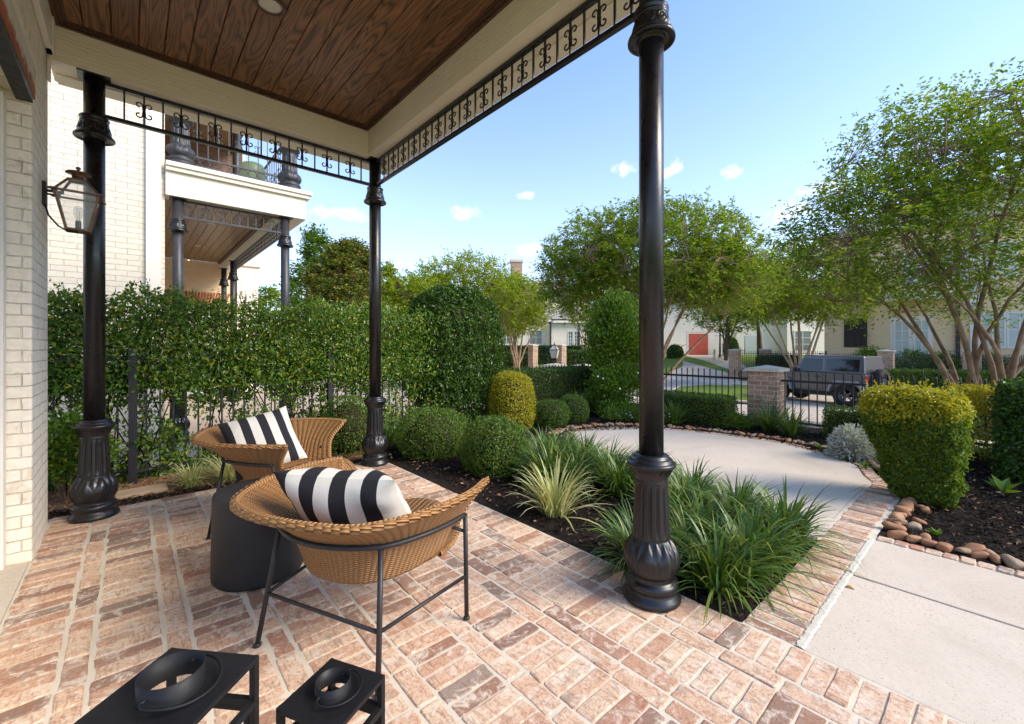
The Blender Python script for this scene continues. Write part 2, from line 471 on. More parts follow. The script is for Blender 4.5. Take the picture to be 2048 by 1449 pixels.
# leaves
M['hedge_leaf'] = leafmat('jasmine_leaf', [(0.018, 0.045, 0.012), (0.028, 0.07, 0.016), (0.045, 0.105, 0.022), (0.035, 0.085, 0.02), (0.085, 0.15, 0.03), (0.16, 0.17, 0.035)], 0.32)
M['topiary_leaf'] = leafmat('ligustrum_leaf', [(0.014, 0.038, 0.012), (0.022, 0.056, 0.015), (0.034, 0.08, 0.02), (0.06, 0.12, 0.03)], 0.30)
M['box_leaf'] = leafmat('boxwood_leaf', [(0.022, 0.055, 0.012), (0.036, 0.082, 0.016), (0.055, 0.115, 0.022), (0.10, 0.15, 0.03)], 0.38)
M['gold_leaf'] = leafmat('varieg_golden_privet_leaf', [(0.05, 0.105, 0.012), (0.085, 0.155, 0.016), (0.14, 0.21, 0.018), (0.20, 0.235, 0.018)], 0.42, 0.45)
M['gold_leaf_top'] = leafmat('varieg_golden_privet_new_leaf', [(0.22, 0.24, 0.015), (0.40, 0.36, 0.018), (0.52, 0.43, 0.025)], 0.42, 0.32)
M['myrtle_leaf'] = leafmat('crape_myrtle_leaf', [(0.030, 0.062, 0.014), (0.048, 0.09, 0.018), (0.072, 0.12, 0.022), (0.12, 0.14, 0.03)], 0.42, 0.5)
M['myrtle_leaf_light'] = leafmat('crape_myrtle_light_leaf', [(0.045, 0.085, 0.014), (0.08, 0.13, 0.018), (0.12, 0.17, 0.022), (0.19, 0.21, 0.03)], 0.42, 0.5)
M['magnolia_leaf'] = leafmat('magnolia_leaf', [(0.022, 0.045, 0.016), (0.035, 0.07, 0.02), (0.055, 0.095, 0.025), (0.09, 0.115, 0.04), (0.20, 0.125, 0.045)], 0.35, 0.2)
M['shrub_leaf'] = leafmat('glossy_shrub_leaf', [(0.03, 0.075, 0.016), (0.045, 0.105, 0.02), (0.075, 0.15, 0.025), (0.13, 0.2, 0.03)], 0.36, 0.3)
M['blade'] = leafmat('lily_turf_blade', [(0.026, 0.062, 0.022), (0.04, 0.088, 0.032), (0.065, 0.125, 0.045), (0.13, 0.17, 0.06)], 0.38, 0.2)
M['varieg'] = leafmat('variegated_blade', [(0.12, 0.19, 0.05), (0.48, 0.47, 0.22), (0.58, 0.55, 0.29), (0.30, 0.34, 0.12), (0.62, 0.58, 0.32), (0.55, 0.52, 0.27)], 0.42, 0.25)
M['silver'] = leafmat('silver_leaf', [(0.36, 0.39, 0.37), (0.50, 0.52, 0.50), (0.60, 0.61, 0.60)], 0.7, 0.15)
M['petal'] = plain('white_petal', (0.78, 0.76, 0.66), 0.6)
M['petal_blue'] = plain('pale_blue_petal', (0.55, 0.60, 0.78), 0.6)
M['bark'] = plain('smooth_tan_bark', (0.33, 0.22, 0.14), 0.75, 0.25, 0.35, 9.0, 0.3)
M['bark_warm'] = plain('mottled_warm_bark', (0.23, 0.145, 0.095), 0.75, 0.25, 0.45, 7.0, 0.4)
M['bark_dark'] = plain('brown_bark', (0.13, 0.085, 0.055), 0.85, 0.2, 0.35, 9.0, 0.5)
M['twig_and_core'] = plain('dark_twig_and_core', (0.035, 0.028, 0.016), 0.9, 0.1, 0.4, 14.0)  # real stems, and the dark cores that paint shade inside dense plants
M['mulch'] = plain('black_mulch_bed', (0.022, 0.016, 0.013), 0.95, 0.1, 0.5, 30.0, 0.8)
def mk_chip():
    t = NT('mulch_chip', 0.9, 0.15)
    t.base(t.ramp(t.isl(), [(0.0, (0.010, 0.008, 0.007)), (0.6, (0.026, 0.018, 0.014)), (0.9, (0.06, 0.038, 0.026)), (1.0, (0.20, 0.12, 0.07))]))
    return t.m
M['chip'] = mk_chip()
def mk_straw():
    t = NT('pine_straw_litter', 0.95, 0.1)
    t.base(t.ramp(t.isl(), [(0.0, (0.16, 0.085, 0.045)), (0.5, (0.30, 0.17, 0.09)), (1.0, (0.45, 0.29, 0.17))]))
    return t.m
M['straw'] = mk_straw()
M['straw_bed'] = plain('tan_leaf_litter', (0.36, 0.22, 0.13), 0.95, 0.1, 0.35, 14.0, 0.6)
def mk_stone():
    t = NT('river_stone', 0.75, 0.3)
    co = t.coord()
    c = t.ramp(t.objrand(), [(0.0, (0.30, 0.13, 0.065)), (0.35, (0.37, 0.18, 0.09)), (0.6, (0.42, 0.25, 0.14)), (0.8, (0.30, 0.20, 0.13)), (1.0, (0.40, 0.31, 0.22))])
    c = t.mix(0.7, c, t.ramp(t.noise(co, 14.0, 6, 0.7), [(0.25, 0.6), (0.75, 1.35)]), 'MULTIPLY')
    t.base(c); t.bump(t.noise(co, 40.0, 5, 0.65), 0.35, 0.006)
    return t.m
M['stone'] = mk_stone()
M['lawn'] = plain('lawn_green', (0.13, 0.18, 0.03), 0.95, 0.1, 0.25, 5.0, 0.6)
M['grass_blade'] = leafmat('lawn_blade', [(0.10, 0.16, 0.025), (0.16, 0.22, 0.03), (0.22, 0.26, 0.04)], 0.6, 0.3)
M['pot'] = plain('sage_green_glaze', (0.20, 0.26, 0.14), 0.4)
M['utility'] = plain('sage_green_plastic', (0.22, 0.25, 0.15), 0.55)
M['plate'] = plain('tan_paving_slab', (0.55, 0.38, 0.24), 0.9, 0.2, 0.1)
def mk_car():
    t = NT('graphite_car_paint', 0.28, 0.5)
    t.base((0.085, 0.085, 0.093)); t.b.inputs['Metallic'].default_value = 0.35
    t.b.inputs['Coat Weight'].default_value = 0.6; t.b.inputs['Coat Roughness'].default_value = 0.08
    return t.m
M['car'] = mk_car()
M['flare'] = plain('grey_fender', (0.19, 0.20, 0.22), 0.4)
M['tyre'] = plain('tyre_rubber', (0.020, 0.019, 0.018), 0.85, 0.3, 0.3, 12.0)
M['rim'] = plain('dark_alloy', (0.10, 0.10, 0.11), 0.35, 0.5, 0.1, 5.0, 0.0, 0.7)
M['tail'] = plain('red_tail_lamp', (0.25, 0.012, 0.012), 0.3)
M['plastic'] = plain('black_plastic', (0.018, 0.018, 0.019), 0.6)
# ------------------------------------------------------------------ ground
def gz(x):
    """height of the land: flat garden, falling to the street, rising again beyond it"""
    pts = [(-30, -0.03), (8.9, -0.03), (11, -0.35), (14.0, -0.9), (24, -0.95), (31, -0.35), (44, 0.42), (70, 0.6), (900, 0.6)]
    for (a, p), (b, q) in zip(pts, pts[1:]):
        if x <= b:
            t = (x - a) / (b - a); t = t * t * (3 - 2 * t) if b < 60 else t
            return p + (q - p) * t
    return 0.6

xs = [-300, -100, -30, -10, -2, 2, 5, 8, 8.9] + [9 + 0.5 * i for i in range(1, 72)] + [50, 60, 80, 120, 200, 400, 900]
ys = [-900, -300, -100, -40, -20] + list(range(-12, 40, 2)) + [50, 80, 150, 300, 900]
m = MB()
vs = [(x, y, gz(x) - 0.012) for x in xs for y in ys]
ny = len(ys)
m.add(vs, [(i * ny + j, (i + 1) * ny + j, (i + 1) * ny + j + 1, i * ny + j + 1) for i in range(len(xs) - 1) for j in range(ny - 1)], True)
tag(m.build('ground', M['lawn']), 'grassy land falling from the garden to the street and rising beyond', 'ground', kind='structure')

def drape(name, poly_fn, mat, lift, label, cat='road', n=60, mcols=2):
    """sheet draped on the land between two curves poly_fn(t) -> ((x0,y0),(x1,y1))"""
    m = MB(); vs = []
    for i in range(n + 1):
        a, b = poly_fn(i / n)
        for j in range(mcols + 1):
            s = j / mcols
            x = a[0] + (b[0] - a[0]) * s; y = a[1] + (b[1] - a[1]) * s
            vs.append((x, y, gz(x) + lift))
    w = mcols + 1
    m.add(vs, [(i * w + j, i * w + j + 1, (i + 1) * w + j + 1, (i + 1) * w + j) for i in range(n) for j in range(mcols)], True)
    return tag(m.build(name, mat), label, cat, kind='structure')

drape('street', lambda t: ((11.2, -40 + 120 * t), (24.5, -40 + 120 * t)), M['road'], 0.0, 'pale concrete street below the garden fence where the car is parked', 'street', mcols=24)
def drive(t):
    # driveway climbing to the red door
    cx = 24.4 + 19.9 * t; cy = 12.3 + 9.0 * t - 2.0 * math.sin(PI * t)
    return (cx + 0.6, cy - 2.3 + 0.5 * t), (cx - 0.6, cy + 2.6 - 0.5 * t)
drape('driveway', drive, M['road'], 0.004, 'pale concrete driveway climbing to the red garage door', 'driveway', mcols=6)
drape('sidewalk', lambda t: ((26.0, -40 + 120 * t), (27.2, -40 + 120 * t)), M['concrete'], 0.008, 'narrow concrete sidewalk beyond the street lawn strip', 'sidewalk', mcols=2)
def island(poly, z, label):
    m = MB(); m.prism(poly, z - .6, z); o = tag(m.build('verge', M['lawn']), label, 'lawn strip', kind='structure')
    c = Vector((sum(p[0] for p in poly) / len(poly), sum(p[1] for p in poly) / len(poly)))
    m = MB(); ring = [(Vector(p) - c) for p in poly]
    outer = [c + q * (1 + .16 / q.length) for q in ring]; inner = [c + q * (1 + .004 / q.length) for q in ring]; n = len(poly)
    vs = [(p.x, p.y, z + .012) for p in outer] + [(p.x, p.y, z + .012) for p in inner] + [(p.x, p.y, z - .6) for p in outer]
    m.add(vs, [(i, (i + 1) % n, n + (i + 1) % n, n + i) for i in range(n)] + [(2 * n + i, 2 * n + (i + 1) % n, (i + 1) % n, i) for i in range(n)])
    m.build('kerb', M['concrete'], o)
def pxpoly(pts, z): return list(reversed([at(px, py, z) for px, py in pts]))
V1 = [(1346, 782), (1358, 791), (1400, 797), (1450, 800), (1540, 804), (1540, 776), (1420, 770), (1360, 774)]
island(pxpoly(V1, -.84), -.84, 'rounded lawn strip with a concrete kerb across the street')
m = MB(); a, b_ = at(1458, 806.5, -.9), at(1502, 809, -.9)
m.bar((*a, -.885), (*b_, -.885), .03, .09)
tag(m.build('storm_drain', M['joint']), 'dark slot of a storm drain in the far kerb', 'drain')

# beds --------------------------------------------------------------
def sheet(name, poly, z, mat, label, cat, kind='structure'):
    m = MB(); m.add([(x, y, z) for x, y in poly], [tuple(range(len(poly)))])
    return tag(m.build(name, mat), label, cat, kind=kind)
def sheet_grid(name, poly, z, mat, label, cat, kind='structure', step=0.09, amp=0.02):
    """uneven sheet clipped to a polygon"""
    x0, x1 = min(p[0] for p in poly), max(p[0] for p in poly); y0, y1 = min(p[1] for p in poly), max(p[1] for p in poly)
    nx, nyy = int((x1 - x0) / step), int((y1 - y0) / step)
    V = {}; m = MB()
    def vid(i, j):
        if (i, j) not in V:
            V[(i, j)] = len(m.v); x = x0 + i * step; y = y0 + j * step
            m.v.append((x, y, z + amp * (math.sin(x * 3.1 + 1.3 * math.sin(y * 2.3)) * 0.4 + math.sin(y * 4.7 + x * 1.9) * 0.3 + random.uniform(-.5, .5) * 0.6)))
        return V[(i, j)]
    for i in range(nx):
        for j in range(nyy):
            if inside(poly, x0 + (i + .5) * step, y0 + (j + .5) * step):
                m.f.append((vid(i, j), vid(i + 1, j), vid(i + 1, j + 1), vid(i, j + 1))); m.sm.append(True)
    return tag(m.build(name, mat), label, cat, kind=kind)
def inside(poly, x, y):
    c = False; n = len(poly); j = n - 1
    for i in range(n):
        (xi, yi), (xj, yj) = poly[i], poly[j]
        if (yi > y) != (yj > y) and x < (xj - xi) * (y - yi) / (yj - yi) + xi: c = not c
        j = i
    return c

PAD = [(3.72, 0.865), (5.70, 0.865), (5.95, 0.98), (6.35, 1.10), (6.72, 1.35), (6.98, 1.8), (7.06, 2.4), (6.96, 3.1), (6.72, 3.75), (6.38, 4.25), (5.95, 4.52), (5.45, 4.58), (5.0, 4.42), (4.55, 4.05), (4.2, 3.4), (3.95, 2.6), (3.8, 1.8)]
BED1 = [(2.32, 0.86), (3.72, 0.86), (3.8, 1.8), (3.95, 2.6), (4.2, 3.4), (4.55, 4.05), (5.0, 4.42), (5.45, 4.58), (5.95, 4.52), (6.38, 4.25), (6.72, 3.75), (6.96, 3.1), (7.06, 2.4), (6.98, 1.8), (6.72, 1.35), (6.35, 1.10), (6.2, 0.6), (8.5, 0.6), (8.5, 6.9), (2.6, 6.2), (2.32, 5.1)]
BED2 = [(4.12, 0.6), (8.5, 0.6), (8.5, -3.0), (4.12, -3.0)]
m = MB(); m.prism(PAD, -0.1, -0.004); m.box(2.325, -3.0, -0.1, 3.312, 0.600, -0.004); m.box(3.328, -3.0, -0.1, 4.03, 0.600, -0.004)
slab = tag(m.build('concrete_path', M['concrete'], bevel=0.006), 'pale concrete garden path with a round pad and a joint across it', 'path', kind='structure')
sheet_grid('mulch_bed', BED1, -0.012, M['mulch'], 'black mulch bed between the brick patio and the street fence', 'flower bed')
sheet_grid('mulch_bed', BED2, -0.012, M['mulch'], 'black mulch bed beyond the stones at the concrete walk', 'flower bed')
sheet('yard', [(-6, 6.0), (8.4, 7.0), (8.4, 30), (-6, 30)], -0.018, M['road'], 'pale paved yard of the neighbouring house behind the hedge', 'yard')
sheet_grid('side_bed', [(-2.2, 5.12), (2.34, 5.12), (2.6, 6.3), (-2.2, 6.0)], -0.012, M['straw_bed'], 'tan litter strip between patio and tall hedge', 'flower bed')
m = MB()
for i in range(46):
    pass
rust = NT('rust_stain', 0.9, 0.1); rust.base((0.34, 0.17, 0.05))
m = MB(); x, y = at(1699, 1174); m.lathe([(0.001, 0.0045), (0.016, 0.004), (0.022, 0.0)], 12, lambda a, i, r, z: r * (1 + 0.3 * math.sin(3 * a + 1)), (x, y, -0.004))
tag(m.build('rust_spot', rust.m), 'small rusty spot on the concrete walk', 'stain')

m = MB()
for pts in (((1668, 1036), (1733, 968)), ((1700, 985), (1733, 968))):
    A, B = [Vector((*at(*p), -.0025)) for p in pts]; m.bar(A, B, .003, .003)
m.build('tooled_line', plain('tooled_groove', (0.45, 0.36, 0.27), 0.9), slab)
# brick paving -------------------------------------------------------
pav = MB()
def brick(x0, y0, x1, y1, z=0.0):
    if x1 - x0 < 0.02 or y1 - y0 < 0.02: return
    j = lambda s=0.004: random.uniform(-s, s)
    h = z + random.uniform(-0.0035, 0.0035)
    tx, ty = random.uniform(-.006, .006), random.uniform(-.006, .006)
    a, b = 0.006, random.uniform(0.003, 0.006)
    P = [(x0 + j(), y0 + j()), (x1 + j(), y0 + j()), (x1 + j(), y1 + j()), (x0 + j(), y1 + j())]
    cx, cy = (x0 + x1) / 2, (y0 + y1) / 2
    # chipped outline: extra points along the long edges
    ring = []
    for k in range(4):
        p, q = P[k], P[(k + 1) % 4]
        nseg = 3 if math.hypot(q[0] - p[0], q[1] - p[1]) > 0.15 else 2
        for s in range(nseg):
            f = s / nseg
            e = random.uniform(-.0035, .0035) if s else 0
            ex, ey = (q[1] - p[1]), -(q[0] - p[0]); l = math.hypot(ex, ey)
            if s == 0:   # rounded corners
                pr = P[k - 1]
                d0 = math.hypot(p[0] - pr[0], p[1] - pr[1]); d1 = math.hypot(q[0] - p[0], q[1] - p[1])
                c = random.uniform(0.003, 0.008)
                ring.append((p[0] + (pr[0] - p[0]) * c / d0, p[1] + (pr[1] - p[1]) * c / d0))
                ring.append((p[0] + (q[0] - p[0]) * c / d1, p[1] + (q[1] - p[1]) * c / d1))
            else:
                ring.append((p[0] + (q[0] - p[0]) * f + ex / l * e, p[1] + (q[1] - p[1]) * f + ey / l * e))
    n = len(ring)
    def zz(x, y): return h + (x - cx) * tx + (y - cy) * ty
    lo = [(x, y, z - 0.03) for x, y in ring]
    mid = [(x, y, zz(x, y) - b * 0.55) for x, y in ring]
    hi = []
    for x, y in ring:
        dx, dy = x - cx, y - cy; l = math.hypot(dx, dy)
        hi.append((x - dx / l * a, y - dy / l * a, zz(x, y)))
    fs = [(i, (i + 1) % n, n + (i + 1) % n, n + i) for i in range(n)] + [(n + i, n + (i + 1) % n, 2 * n + (i + 1) % n, 2 * n + i) for i in range(n)] + [tuple(range(2 * n, 3 * n))]
    pav.add(lo + mid + hi, fs)

MJ = 0.0052
Y0, Y1 = -1.6, 4.985
bands = [('W', -0.485, -0.232), ('N', -0.232, -0.128), ('W', -0.128, 0.124), ('N', 0.124, 0.226), ('W', 0.226, 0.477), ('N', 0.477, 0.578), ('W', 0.578, 0.826), ('N', 0.826, 0.927), ('W', 0.927, 1.175), ('N', 1.175, 1.276), ('W', 1.276, 1.524), ('N', 1.524, 1.622), ('N', 1.622, 1.722), ('W', 1.722, 1.968), ('N', 1.968, 2.07), ('W', 2.07, 2.318)]
for kind, a, b in bands:
    y = Y0 + random.uniform(0, 0.08)
    g = 0.010 if a < 0.9 else 0.006        # the joints along the bands are wider on the house side
    while y < Y1 - 0.03:
        L = random.uniform(0.080, 0.090) if kind == 'W' else (random.uniform(0.225, 0.245) if random.random() < 0.78 else random.uniform(0.11, 0.16))
        e = min(y + L, Y1)
        o = random.uniform(-.003, .003)
        brick(a + g + o, y + MJ * 0.8, b - g + o, e - MJ * 0.8)
        y = e
# header row along the far edge, soldier path to the gate, kerb row of the walk
x = -0.485
while x < 2.31:
    L = random.uniform(0.21, 0.24)
    brick(x + MJ, Y1 + 0.008, min(x + L, 2.318) - MJ, 5.085); x += L
x = 2.33
while x < 6.35:
    L = random.uniform(0.079, 0.089)
    brick(x + 0.005, 0.640, x + L - 0.005, 0.862); x += L
y = 0.595
while y > -3.0:
    L = random.uniform(0.075, 0.10)
    brick(4.043, y - L + 0.006, 4.135, y - 0.005, 0.004); y -= L
# border bricks round the pad
pts = PAD[1:13]
acc = 0
for (p, q) in zip(pts, pts[1:]):
    d = Vector((q[0] - p[0], q[1] - p[1])); l = d.length; d.normalize(); nrm = Vector((d.y, -d.x))
    k = max(1, round(l / 0.1)); w = l / k
    for i in range(k):
        c = Vector(p) + d * (w * (i + .5)) + nrm * 0.075
        b0 = len(pav.v)
        brick(-w / 2 + .006, -0.055, w / 2 - .006, 0.055)
        for q_ in range(b0, len(pav.v)):
            X, Y, Z = pav.v[q_]; pav.v[q_] = (c.x + X * d.x - Y * d.y, c.y + X * d.y + Y * d.x, Z - 0.004)
patio = tag(pav.build('brick_paving', M['paver']), 'reclaimed pink and brown brick paving of the porch floor and its path edging', 'brick paving', kind='structure')
m = MB()
m.box(-0.49, Y0, -0.12, 2.325, 5.09, -0.0045); m.box(2.325, 0.604, -0.12, 6.35, 0.866, -0.0055); m.box(4.03, -3.0, -0.12, 4.14, 0.604, -0.0065)
m.build('mortar', M['mortar'], patio)
m = MB()      # uneven ribbon of pointing between the brick path and the slab
vs = []; K = 160
for i in range(K + 1):
    x = 2.33 + i * 1.70 / K
    w0, w1 = random.uniform(-.004, .006), random.uniform(-.006, .004); h = .001 + .003 * math.sin(i * .55) * random.random()
    vs += [(x, .596 + w0 * .5, -.0045), (x, .606 + w0, h), (x, .631 + w1, h), (x, .641 + w1 * .3, -.0045)]
m.add(vs, [(4 * i + k, 4 * i + 4 + k, 4 * i + 5 + k, 4 * i + 1 + k) for i in range(K) for k in range(3)])
m.build('mortar_fillet', mk_speck('grey_mortar', (0.62, 0.56, 0.46), (0.3, 0.26, 0.2), 60.0), patio)
m = MB(); m.bbox(-1.4, Y0, -0.1, -0.492, 4.17, 0.004)
m.build('threshold', M['concrete'], patio)

# ------------------------------------------------------------------ our house
house = empty('brick_house', (0, 0, 0), 0, 'whitewashed brick house wall with a wood ceilinged porch on black columns', 'house')
m = MB()
m.box(-0.98, 4.19, -0.05, -0.48, 4.91, 4.2)                    # pier beside the door
m.box(-0.98, 1.0, 3.03, -0.48, 4.19, 4.2)                      # wall above the opening
wall = m.build('wall', M['white_brick_near'], house, bevel=0.012)
m = MB()
m.box(-0.55, 1.0, 2.985, -0.476, 4.186, 3.03)
m.build('lintel', M['iron_flat'], house)
m = MB()                                                       # flat arch of bricks on edge, limewash worn off their undersides
y = 4.25
while y > 1.06:
    w = random.uniform(0.052, 0.062)
    lean = (y - 1.5) * 0.02
    A = [(-0.4845, y, 3.034), (-0.4845, y - w, 3.034)]
    m.add([(-0.50, y, 3.034), (-0.50, y - w, 3.034), (-0.50, y - w + lean, 3.24), (-0.50, y + lean, 3.24), (-0.474, y, 3.034), (-0.474, y - w, 3.034), (-0.474, y - w + lean, 3.24), (-0.474, y + lean, 3.24)],
          [(4, 5, 6, 7), (0, 4, 7, 3), (1, 2, 6, 5), (3, 7, 6, 2), (0, 1, 5, 4)])
    y -= w + 0.012
tr = NT('limewashed_arch_brick', 0.85, 0.2)
cz = tr.coord(); sx = tr.node('ShaderNodeSeparateXYZ', ins={0: cz})
lim = tr.ramp(tr.math('ADD', sx.outputs[2], tr.math('MULTIPLY', tr.noise(cz, 16.0, 4, 0.6), 0.12)), [(0.0, 0.0), (0.5, 0.0), (1.0, 1.0)])
lw = tr.math('MULTIPLY', tr.math('SUBTRACT', tr.math('ADD', sx.outputs[2], tr.math('MULTIPLY', tr.noise(cz, 14.0, 4, 0.6), 0.16)), 3.175), 18.0, True)
red = tr.ramp(tr.isl(), [(0.0, (0.30, 0.085, 0.04)), (0.6, (0.40, 0.13, 0.06)), (1.0, (0.26, 0.13, 0.09))])
tr.base(tr.mix(lw, red, (0.60, 0.53, 0.44))); tr.bump(tr.noise(cz, 50.0, 5, 0.6), 0.6, 0.006)
m.build('flat_arch', tr.m, house)
m = MB()
m.box(-0.75, 4.10, 0.004, -0.59, 4.188, 2.984); m.box(-0.70, 4.02, 0.004, -0.61, 4.10, 2.95)
m.build('door_frame', M['white_paint'], house, bevel=0.006)
m = MB()
for (z0, z1) in ((0.10, 1.15), (1.27, 2.90)):
    m.box(-0.69, 2.5, z0, -0.66, 3.96, z1)
m.box(-0.70, 2.0, 0.004, -0.67, 4.03, 2.95)
m.build('door', M['white_paint'], house, bevel=0.005)
# porch roof
m = MB()
m.box(-0.47, 4.82, 3.60, 2.46, 5.21, 4.10)      # beam along the end
m.box(2.05, 0.3, 3.60, 2.46, 4.82, 4.10)       # beam along the front
m.build('beam', M['fascia'], house, bevel=0.004)
m = MB()
m.box(-0.476, 4.816, 3.594, 2.464, 4.836, 3.5995); m.box(2.046, 0.3, 3.594, 2.066, 4.815, 3.5995)     # inner drip edge
m.box(-0.45, 4.838, 3.596, 2.46, 5.20, 3.5996); m.box(2.07, 0.3, 3.596, 2.45, 4.836, 3.5996)
m.box(2.30, 0.3, 3.585, 2.464, 4.99, 3.5955); m.box(-0.45, 5.03, 3.585, 2.464, 5.212, 3.5955)
m.build('soffit', M['soffit'], house)
m = MB(); m.box(2.461, 0.3, 3.66, 2.52, 5.27, 3.95); m.box(-0.45, 5.211, 3.66, 2.46, 5.27, 3.95)
m.box(2.461, 0.3, 4.0, 2.60, 5.35, 4.12); m.box(-0.45, 5.211, 4.0, 2.46, 5.35, 4.12)
m.build('cornice', M['soffit'], house, bevel=0.006)
m = MB(); m.box(-0.478, 1.0, 3.62, -0.440, 4.815, 3.95); m.box(-0.478, 4.83, 3.45, -0.462, 4.905, 3.9)
m.box(-0.478, 4.70, 3.62, -0.43, 4.80, 3.90)
m.build('wall_trim', M['white_paint'], house, bevel=0.004)
m = MB(); x = -0.44; k = 0
while x < 2.05:
    w = 0.164
    x1 = min(x + w, 2.06)
    y0 = 0.3
    cuts = sorted([random.uniform(.6, 4.2) for _ in range(random.choice((0, 1, 1, 2)))])
    for ya, yb in zip([y0] + cuts, cuts + [4.83]):
        c = 0.006
        m.add([(x + .0015, ya + .001, 3.93), (x1 - .0015, ya + .001, 3.93), (x1 - .0015, yb - .001, 3.93), (x + .0015, yb - .001, 3.93),
               (x + .0015, ya + .001, 3.902), (x1 - .0015, ya + .001, 3.902), (x1 - .0015, yb - .001, 3.902), (x + .0015, yb - .001, 3.902),
               (x + c, ya + .001, 3.895), (x1 - c, ya + .001, 3.895), (x1 - c, yb - .001, 3.895), (x + c, yb - .001, 3.895)],
              [(4, 5, 1, 0), (5, 6, 2, 1), (6, 7, 3, 2), (7, 4, 0, 3), (8, 9, 5, 4), (9, 10, 6, 5), (10, 11, 7, 6), (11, 8, 4, 7), (11, 10, 9, 8)])
    x += w
m.build('ceiling', M['ceiling_wood'], house)
m = MB()
for (a, b) in (((-0.44, 4.82), (2.05, 4.82)), ((2.05, 4.82), (2.05, 0.3)), ((-0.44, 0.3), (-0.44, 4.82))):
    # crown: two stepped strips
    A, B = Vector((*a, 0)), Vector((*b, 0)); d = (B - A).normalized(); nrm = Vector((d.y, -d.x, 0))
    for (o0, o1, z0, z1) in ((0, 0.028, 3.868, 3.8945), (0.0, 0.055, 3.882, 3.8945), (0, 0.075, 3.890, 3.8945)):
        P = [A + nrm * o0, A + nrm * o1 + d * o1, B + nrm * o1 - d * o1, B + nrm * o0]
        m.add([(p.x, p.y, z0) for p in P] + [(p.x, p.y, z1) for p in P], [(3, 2, 1, 0), (0, 1, 5, 4), (1, 2, 6, 5), (2, 3, 7, 6)])
m.build('crown_trim', M['crown_wood'], house)
m = MB(); m.box(-1.0, 0.3, 3.96, 2.5, 5.3, 4.05)
m.build('roof_deck', M['roof'], house)

# recessed light
dl = empty('ceiling_light', (0.767, 3.54, 3.893), 0, 'round recessed light in the dark wood porch ceiling', 'light')
m = MB(); m.lathe([(0.078, -0.002), (0.082, -0.010), (0.105, -0.008), (0.110, 0.0)], 40, cap=False); m.build('trim_ring', M['crown_wood'], dl)
m = MB(); m.lathe([(0.001, -0.004), (0.06, -0.0045), (0.077, -0.002), (0.077, 0.0)], 40, cap=False); m.build('lens', M['lamp_lens'], dl)

# ------------------------------------------------------------------ cast iron columns
def base_prof():
    return [(0.150, 0), (0.157, 0.008), (0.157, 0.022), (0.150, 0.034), (0.139, 0.050), (0.132, 0.062), (0.133, 0.068), (0.141, 0.078), (0.144, 0.092), (0.141, 0.106), (0.132, 0.116), (0.122, 0.122), (0.119, 0.128), (0.123, 0.137)] + \
        [(0.124 + 0.027 * math.sin(PI * t) ** 0.8 - 0.019 * t, 0.140 + 0.20 * t) for t in [i / 44 for i in range(1, 45)]] + \
        [(0.101, 0.350)] + [(0.101 - 0.014 * t, 0.355 + 0.285 * t) for t in [i / 12 for i in range(13)]] + \
        [(0.086, 0.645), (0.091, 0.652), (0.086, 0.659), (0.087, 0.666), (0.094, 0.690), (0.107, 0.715), (0.126, 0.733), (0.131, 0.740), (0.131, 0.752), (0.124, 0.758), (0.113, 0.760), (0.113, 0.772), (0.106, 0.778), (0.094, 0.780), (0.094, 0.792), (0.086, 0.798), (0.0665, 0.80)]
def base_fn(a, i, r, z):
    if 0.14 < z < 0.345:                        # acanthus leaves in two overlapping rows
        t = (z - 0.14) / 0.205
        env = math.sin(PI * min(1, max(0, t))) ** 0.6
        def leaf(off):
            u = ((a * 8 / (2 * PI) + off) % 1.0) - 0.5
            w = 0.5 * (1 - t ** 2.2)
            d = abs(u) - w
            edge = 1 / (1 + math.exp(d * 50))
            vein = 0.6 * math.exp(-(u / 0.03) ** 2)
            return edge * (1 - 0.55 * min(1, abs(u) / max(w, .03))) - 0.0 * vein, vein * edge
        l1, v1 = leaf(0); l2, v2 = leaf(0.5)
        return r + env * (0.024 * l1 + 0.012 * max(0, l2 - l1) - 0.006 * v1) - 0.010
    if 0.352 < z < 0.642:                       # flutes
        t = (z - 0.352) / 0.29
        s = min(1, min(t, 1 - t) * 9)
        return r - 0.0095 * s * max(0, math.cos(a * 14)) ** 0.6
    if 0.662 < z < 0.732:                       # egg band under the cap
        t = (z - 0.662) / 0.07
        u = ((a * 12 / (2 * PI)) % 1.0) - 0.5
        q = math.hypot(u / 0.38, (t - 0.55) / 0.5)
        return r + 0.006 * (math.exp(-((q - 0.8) / 0.14) ** 2) + 0.7 * math.exp(-(q / 0.35) ** 2))
    return r
BASE_ME = None
def collar_prof():
    return [(0.0665, 0.0), (0.073, 0.004), (0.074, 0.020), (0.080, 0.024), (0.112, 0.012), (0.120, 0.006), (0.127, 0.010), (0.128, 0.020), (0.125, 0.030), (0.116, 0.040), (0.108, 0.052), (0.104, 0.062)] + \
        [(0.104 - 0.018 * t, 0.064 + 0.066 * t) for t in [i / 14 for i in range(1, 15)]] + [(0.088, 0.134), (0.092, 0.140), (0.088, 0.148), (0.088, 0.156), (0.093, 0.166), (0.094, 0.178), (0.088, 0.184), (0.0665, 0.186)]
def collar_fn(a, i, r, z):
    if 0.066 < z < 0.128:
        t = (z - 0.066) / 0.062
        u = ((a * 8 / (2 * PI)) % 1.0) - 0.5
        q = math.hypot(u / 0.42, (t - 0.45) / 0.55)
        q2 = math.hypot(u / 0.2, (t - 0.45) / 0.3)
        return r + 0.006 * (math.exp(-((q - 0.85) / 0.13) ** 2) + 0.8 * math.exp(-((q2 - 0.7) / 0.22) ** 2))
    return r
mb = MB(); mb.lathe(base_prof(), 168, base_fn); BASE_ME = mb.mesh('column_base')
